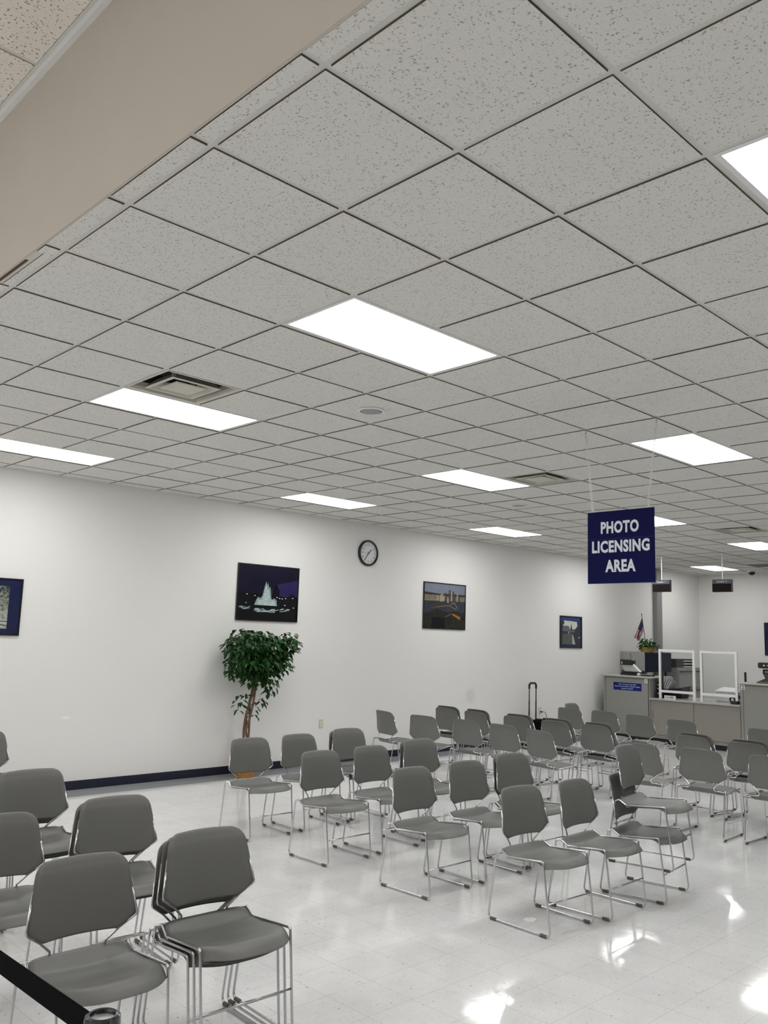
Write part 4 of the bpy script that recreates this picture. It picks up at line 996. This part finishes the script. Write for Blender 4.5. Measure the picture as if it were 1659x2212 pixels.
    mb = MB(); mb.loft([[(-.06, -.05, .13), (.02, -.05, .12), (.02, .04, .12), (-.06, .04, .13)], [(-.03, -.05, .30), (.03, -.05, .31), (.03, .04, .31), (-.03, .04, .30)]]); mb.build('screen_head', M['blackgloss'], r)
    for z in (.075, .165, .235):
        mb = MB(); mb.box(-.082, -.06, -.04, .01, z, z + .02); mb.build('button', M['silver'], r)
    # office chair behind the counter
    r = thing('office_chair', 'black office chair behind the low counter, beside tall cabinet two', 'chair', (14.98, 5.24, 0))
    mb = MB(); mb.lathe([(.03, .08), (.03, .40)], 0, 0, 12); mb.build('stem', M['black'], r)
    for k in range(5):
        a = k * 2 * PI / 5; mb = MB(); mb.tube([(0, 0, .1), (.27 * math.cos(a), .27 * math.sin(a), .06)], .02, 6); mb.tube([(.27 * math.cos(a), .27 * math.sin(a) - .02, .03), (.27 * math.cos(a), .27 * math.sin(a) + .02, .03)], .03, 10); mb.build('leg', M['black'], r)
    mb = MB(); mb.rbox(-.24, .24, -.24, .24, .40, .48, .08); mb.build('seat', M['blackcloth'], r, True, .8)
    mb = MB(); mb.rbox(.18, .25, -.22, .22, .55, 1.07, .03); mb.build('backrest', M['blackcloth'], r, True, .8)
    mb = MB(); mb.box(.2, .24, -.03, .03, .42, .6); mb.build('back_bar', M['black'], r)
    r.rotation_euler = (0, 0, -PI / 2 + .2)
    # workstation along the left wall
    r = thing('desk', 'grey desk along the left wall under the blue overhead cabinet', 'desk', (15.05, 7.22, 0))
    mb = MB(); mb.box(-.62, .62, -.36, .30, .72, .75); mb.build('desktop', M['cab'], r)
    for x in (-.60, .58):
        mb = MB(); mb.box(x, x + .03, -.34, .28, 0, .72); mb.build('end_panel', M['cab'], r)
    r = thing('overhead_cabinet', 'grey overhead desk cabinet with a navy blue front', 'cabinet', (14.5, 7.25, .75))
    mb = MB(); mb.box(0, 1.04, -.25, .29, .522, .90); mb.build('carcass', M['filegrey'], r)
    mb = MB(); mb.rbox(-.0, 1.05, -.285, -.25, .50, .895, .012); mb.build('door', M['navy'], r)
    mb = MB(); mb.box(-.004, 0, .06, .07, .522, .87); mb.build('side_gap', M['cabedge'], r)
    for x in (.02, .98):
        mb = MB(); mb.box(x, x + .04, -.2, -.16, 0, .522); mb.build('post', M['black'], r)
    mb = MB(); mb.box(.0, 1.04, .27, .29, 0, .522); mb.build('back_panel', M['filegrey'], r)
    pot_plant(14.80, 7.11, 1.65); flag(14.86, 7.17, 1.66)
    r = thing('file_cabinet', 'grey two-drawer-wide file cabinet behind the left screen', 'cabinet', (15.88, 7.0, 0))
    mb = MB(); mb.box(0, 1.02, 0, .5, .0, 1.335); mb.build('carcass', M['filegrey'], r)
    for z0, z1 in ((.06, .47), (.49, .89), (.91, 1.29)):
        mb = MB(); mb.box(.03, .99, -.018, 0, z0, z1); d = mb.build('drawer', M['filegrey'], r)
        mb = MB(); mb.box(.05, .97, -.030, -.018, z1 - .05, z1 - .02); mb.build('handle', M['filedark'], d)
    r = thing('letter_organizer', 'black desktop organizer full of papers on the grey file cabinet', 'organizer', (15.92, 7.05, 1.335))
    mb = MB()
    for z in (0, .06, .12, .175): mb.box(0, .76, 0, .32, z, z + .008)
    for x in (0, .30, .375, .75): mb.box(x, x + .012, 0, .32, 0, .18)
    mb.box(0, .76, .31, .32, 0, .18); mb.box(0, .30, -.002, 0, 0, .18); mb.build('case', M['black'], r)
    for x, w in ((.32, .05), (.39, .35), (.06, .22)):
        for z in (.010, .070, .130):
            if x == .06: continue
            mb = MB(); mb.box(x, x + w, -.012, .28, z, z + .02); mb.build('paper_sheet', M['paper'], r)

# ------------------------------------------------------------------ floor things
def luggage():
    r = thing('luggage', 'black wheeled luggage with raised handle against the left wall', 'luggage', (11.20, 7.22, 0))
    mb = MB(); mb.rbox(-.15, .19, -.15, .13, .05, .43, .05); mb.build('body', M['blackcloth'], r, True, .8)
    for x in (-.10, .10):
        mb = MB(); mb.rbox(x - .04 + .03, x + .04 + .03, -.10, .0, .43, .462, .02); mb.build('carry_grip', M['black'], r, True)
    for x in (-.145, .055):
        mb = MB(); mb.tube([(x, .11, .40), (x, .11, .75)], .013, 8); mb.tube([(x, .11, .75), (x, .11, 1.0)], .010, 8); mb.build('handle_rod', M['black'], r, True)
    mb = MB(); mb.tube(fillet([(-.145, .11, .965), (-.145, .11, 1.03), (-.11, .11, 1.062), (.02, .11, 1.062), (.055, .11, 1.03), (.055, .11, .965)], .02), .019, 8); mb.build('handle_grip', M['black'], r, True)
    for x in (-.10, .14):
        mb = MB(); mb.tube([(x - .015, .08, .045), (x + .015, .08, .045)], .045, 14); mb.build('wheel', M['black'], r)
    for x in (-.10, .14):
        mb = MB(); mb.box(x - .02, x + .02, -.12, -.08, 0, .06); mb.build('foot', M['black'], r)

def belt_barrier():
    p1 = Vector((-.538, -.089, 0)); p2 = Vector((-.565, 1.86, 0))
    def post(p, lab):
        r = thing('barrier_post', lab, 'barrier post', tuple(p), 0, 'queue barrier posts')
        mb = MB(); mb.lathe([(.17, 0), (.17, .012), (.15, .022), (.05, .035), (.033, .045)], 0, 0, 32); mb.build('base', M['black'], r, True, .6)
        mb = MB(); mb.lathe([(.030, .04), (.030, .93)], 0, 0, 24); mb.build('pole', M['darkchrome'], r, True, .6)
        mb = MB()
        n = 32
        def ring(rad, z, notch=0): return [((rad - (notch if (k % 8) in (0, 1) else 0)) * math.cos(2 * PI * k / n), (rad - (notch if (k % 8) in (0, 1) else 0)) * math.sin(2 * PI * k / n), z) for k in range(n)]
        mb.loft([ring(.031, .925), ring(.036, .93), ring(.037, .935, .008), ring(.037, .998, .008), ring(.036, 1.006, .006), ring(.030, 1.010), ring(.026, 1.009), ring(.024, 1.004), ring(.008, 1.005)])
        mb.build('head', M['darkchrome'], r, True, .5)
        return r
    post(p1, 'dark polished post head at the bottom edge holding the black belt'); post(p2, 'dark barrier post holding the other end of the black belt')
    d = (p2 - p1).normalized(); a = p1 + d * .037; b = p2 - d * .037
    mb = MB(); n = 24; pts = []
    for k in range(n + 1):
        t = k / n; q = a + (b - a) * t; z = .970 - .010 * math.sin(PI * t)
        pts.append((q, z))
    nrm = Vector((-d.y, d.x, 0)) * .0012
    mb.loft([[(q - nrm) + Vector((0, 0, z - .026)), (q + nrm) + Vector((0, 0, z - .026)), (q + nrm) + Vector((0, 0, z + .026)), (q - nrm) + Vector((0, 0, z + .026))] for q, z in pts])
    o = mb.build('queue_belt', M['blackcloth']); tag(o, 'black queue belt stretched across the near left corner', 'belt')

def scrap():
    mb = MB(); k = [(-.045, -.02), (-.02, -.045), (.035, -.035), (.05, .005), (.02, .04), (-.035, .03)]
    mb.loft([[(x, y, .0006) for x, y in k], [(x * .99, y * .99, .0016 + .004 * (x > .03)) for x, y in k]])
    o = mb.build('paper_scrap', M['paper']); o.location = (3.354, 1.677, 0); tag(o, 'white paper scrap on the floor under a front chair', 'paper')

# ------------------------------------------------------------------ camera and world
def camera():
    yaw, pitch, roll = 0.8049287919655216, 0.1455526652944538, 0.03238338686034416
    fw = Vector((math.cos(yaw) * math.cos(pitch), math.sin(yaw) * math.cos(pitch), math.sin(pitch)))
    r = Vector((math.sin(yaw), -math.cos(yaw), 0)); u = r.cross(fw)
    r2 = r * math.cos(roll) + u * math.sin(roll); u2 = -r * math.sin(roll) + u * math.cos(roll)
    cam = bpy.data.cameras.new('camera'); o = bpy.data.objects.new('camera', cam); COL.objects.link(o)
    m = Matrix((r2, u2, -fw)).transposed().to_4x4(); m.translation = Vector((-1.44989, -1.82472, H - 1.688515))
    o.matrix_world = m
    cam.sensor_fit = 'HORIZONTAL'; cam.sensor_width = 36; cam.lens = 1831.856 * 36 / 1659; cam.clip_start = .02
    S.camera = o
    w = bpy.data.worlds.new('world'); S.world = w; w.use_nodes = True
    w.node_tree.nodes['Background'].inputs[0].default_value = (.5, .55, .6, 1); w.node_tree.nodes['Background'].inputs[1].default_value = .0
    vs = S.view_settings; vs.view_transform = 'Standard'; vs.look = 'None'; vs.exposure = 0.0; vs.gamma = 1; vs.use_curve_mapping = False
    S.cycles.max_bounces = 10; S.cycles.diffuse_bounces = 6; S.cycles.glossy_bounces = 4; S.cycles.transparent_max_bounces = 8
    S.cycles.sample_clamp_indirect = 8; S.cycles.caustics_reflective = False; S.cycles.caustics_refractive = False

room(); ceiling(); lights(); vents(); speakers(); dome_camera(); chairs()
hanging_sign(); counter_display(1, 6.135, 3.030); counter_display(2, 4.957, 3.012)
pictures(); clock(); outlets(); ficus(); counters(); luggage(); belt_barrier(); scrap(); camera()
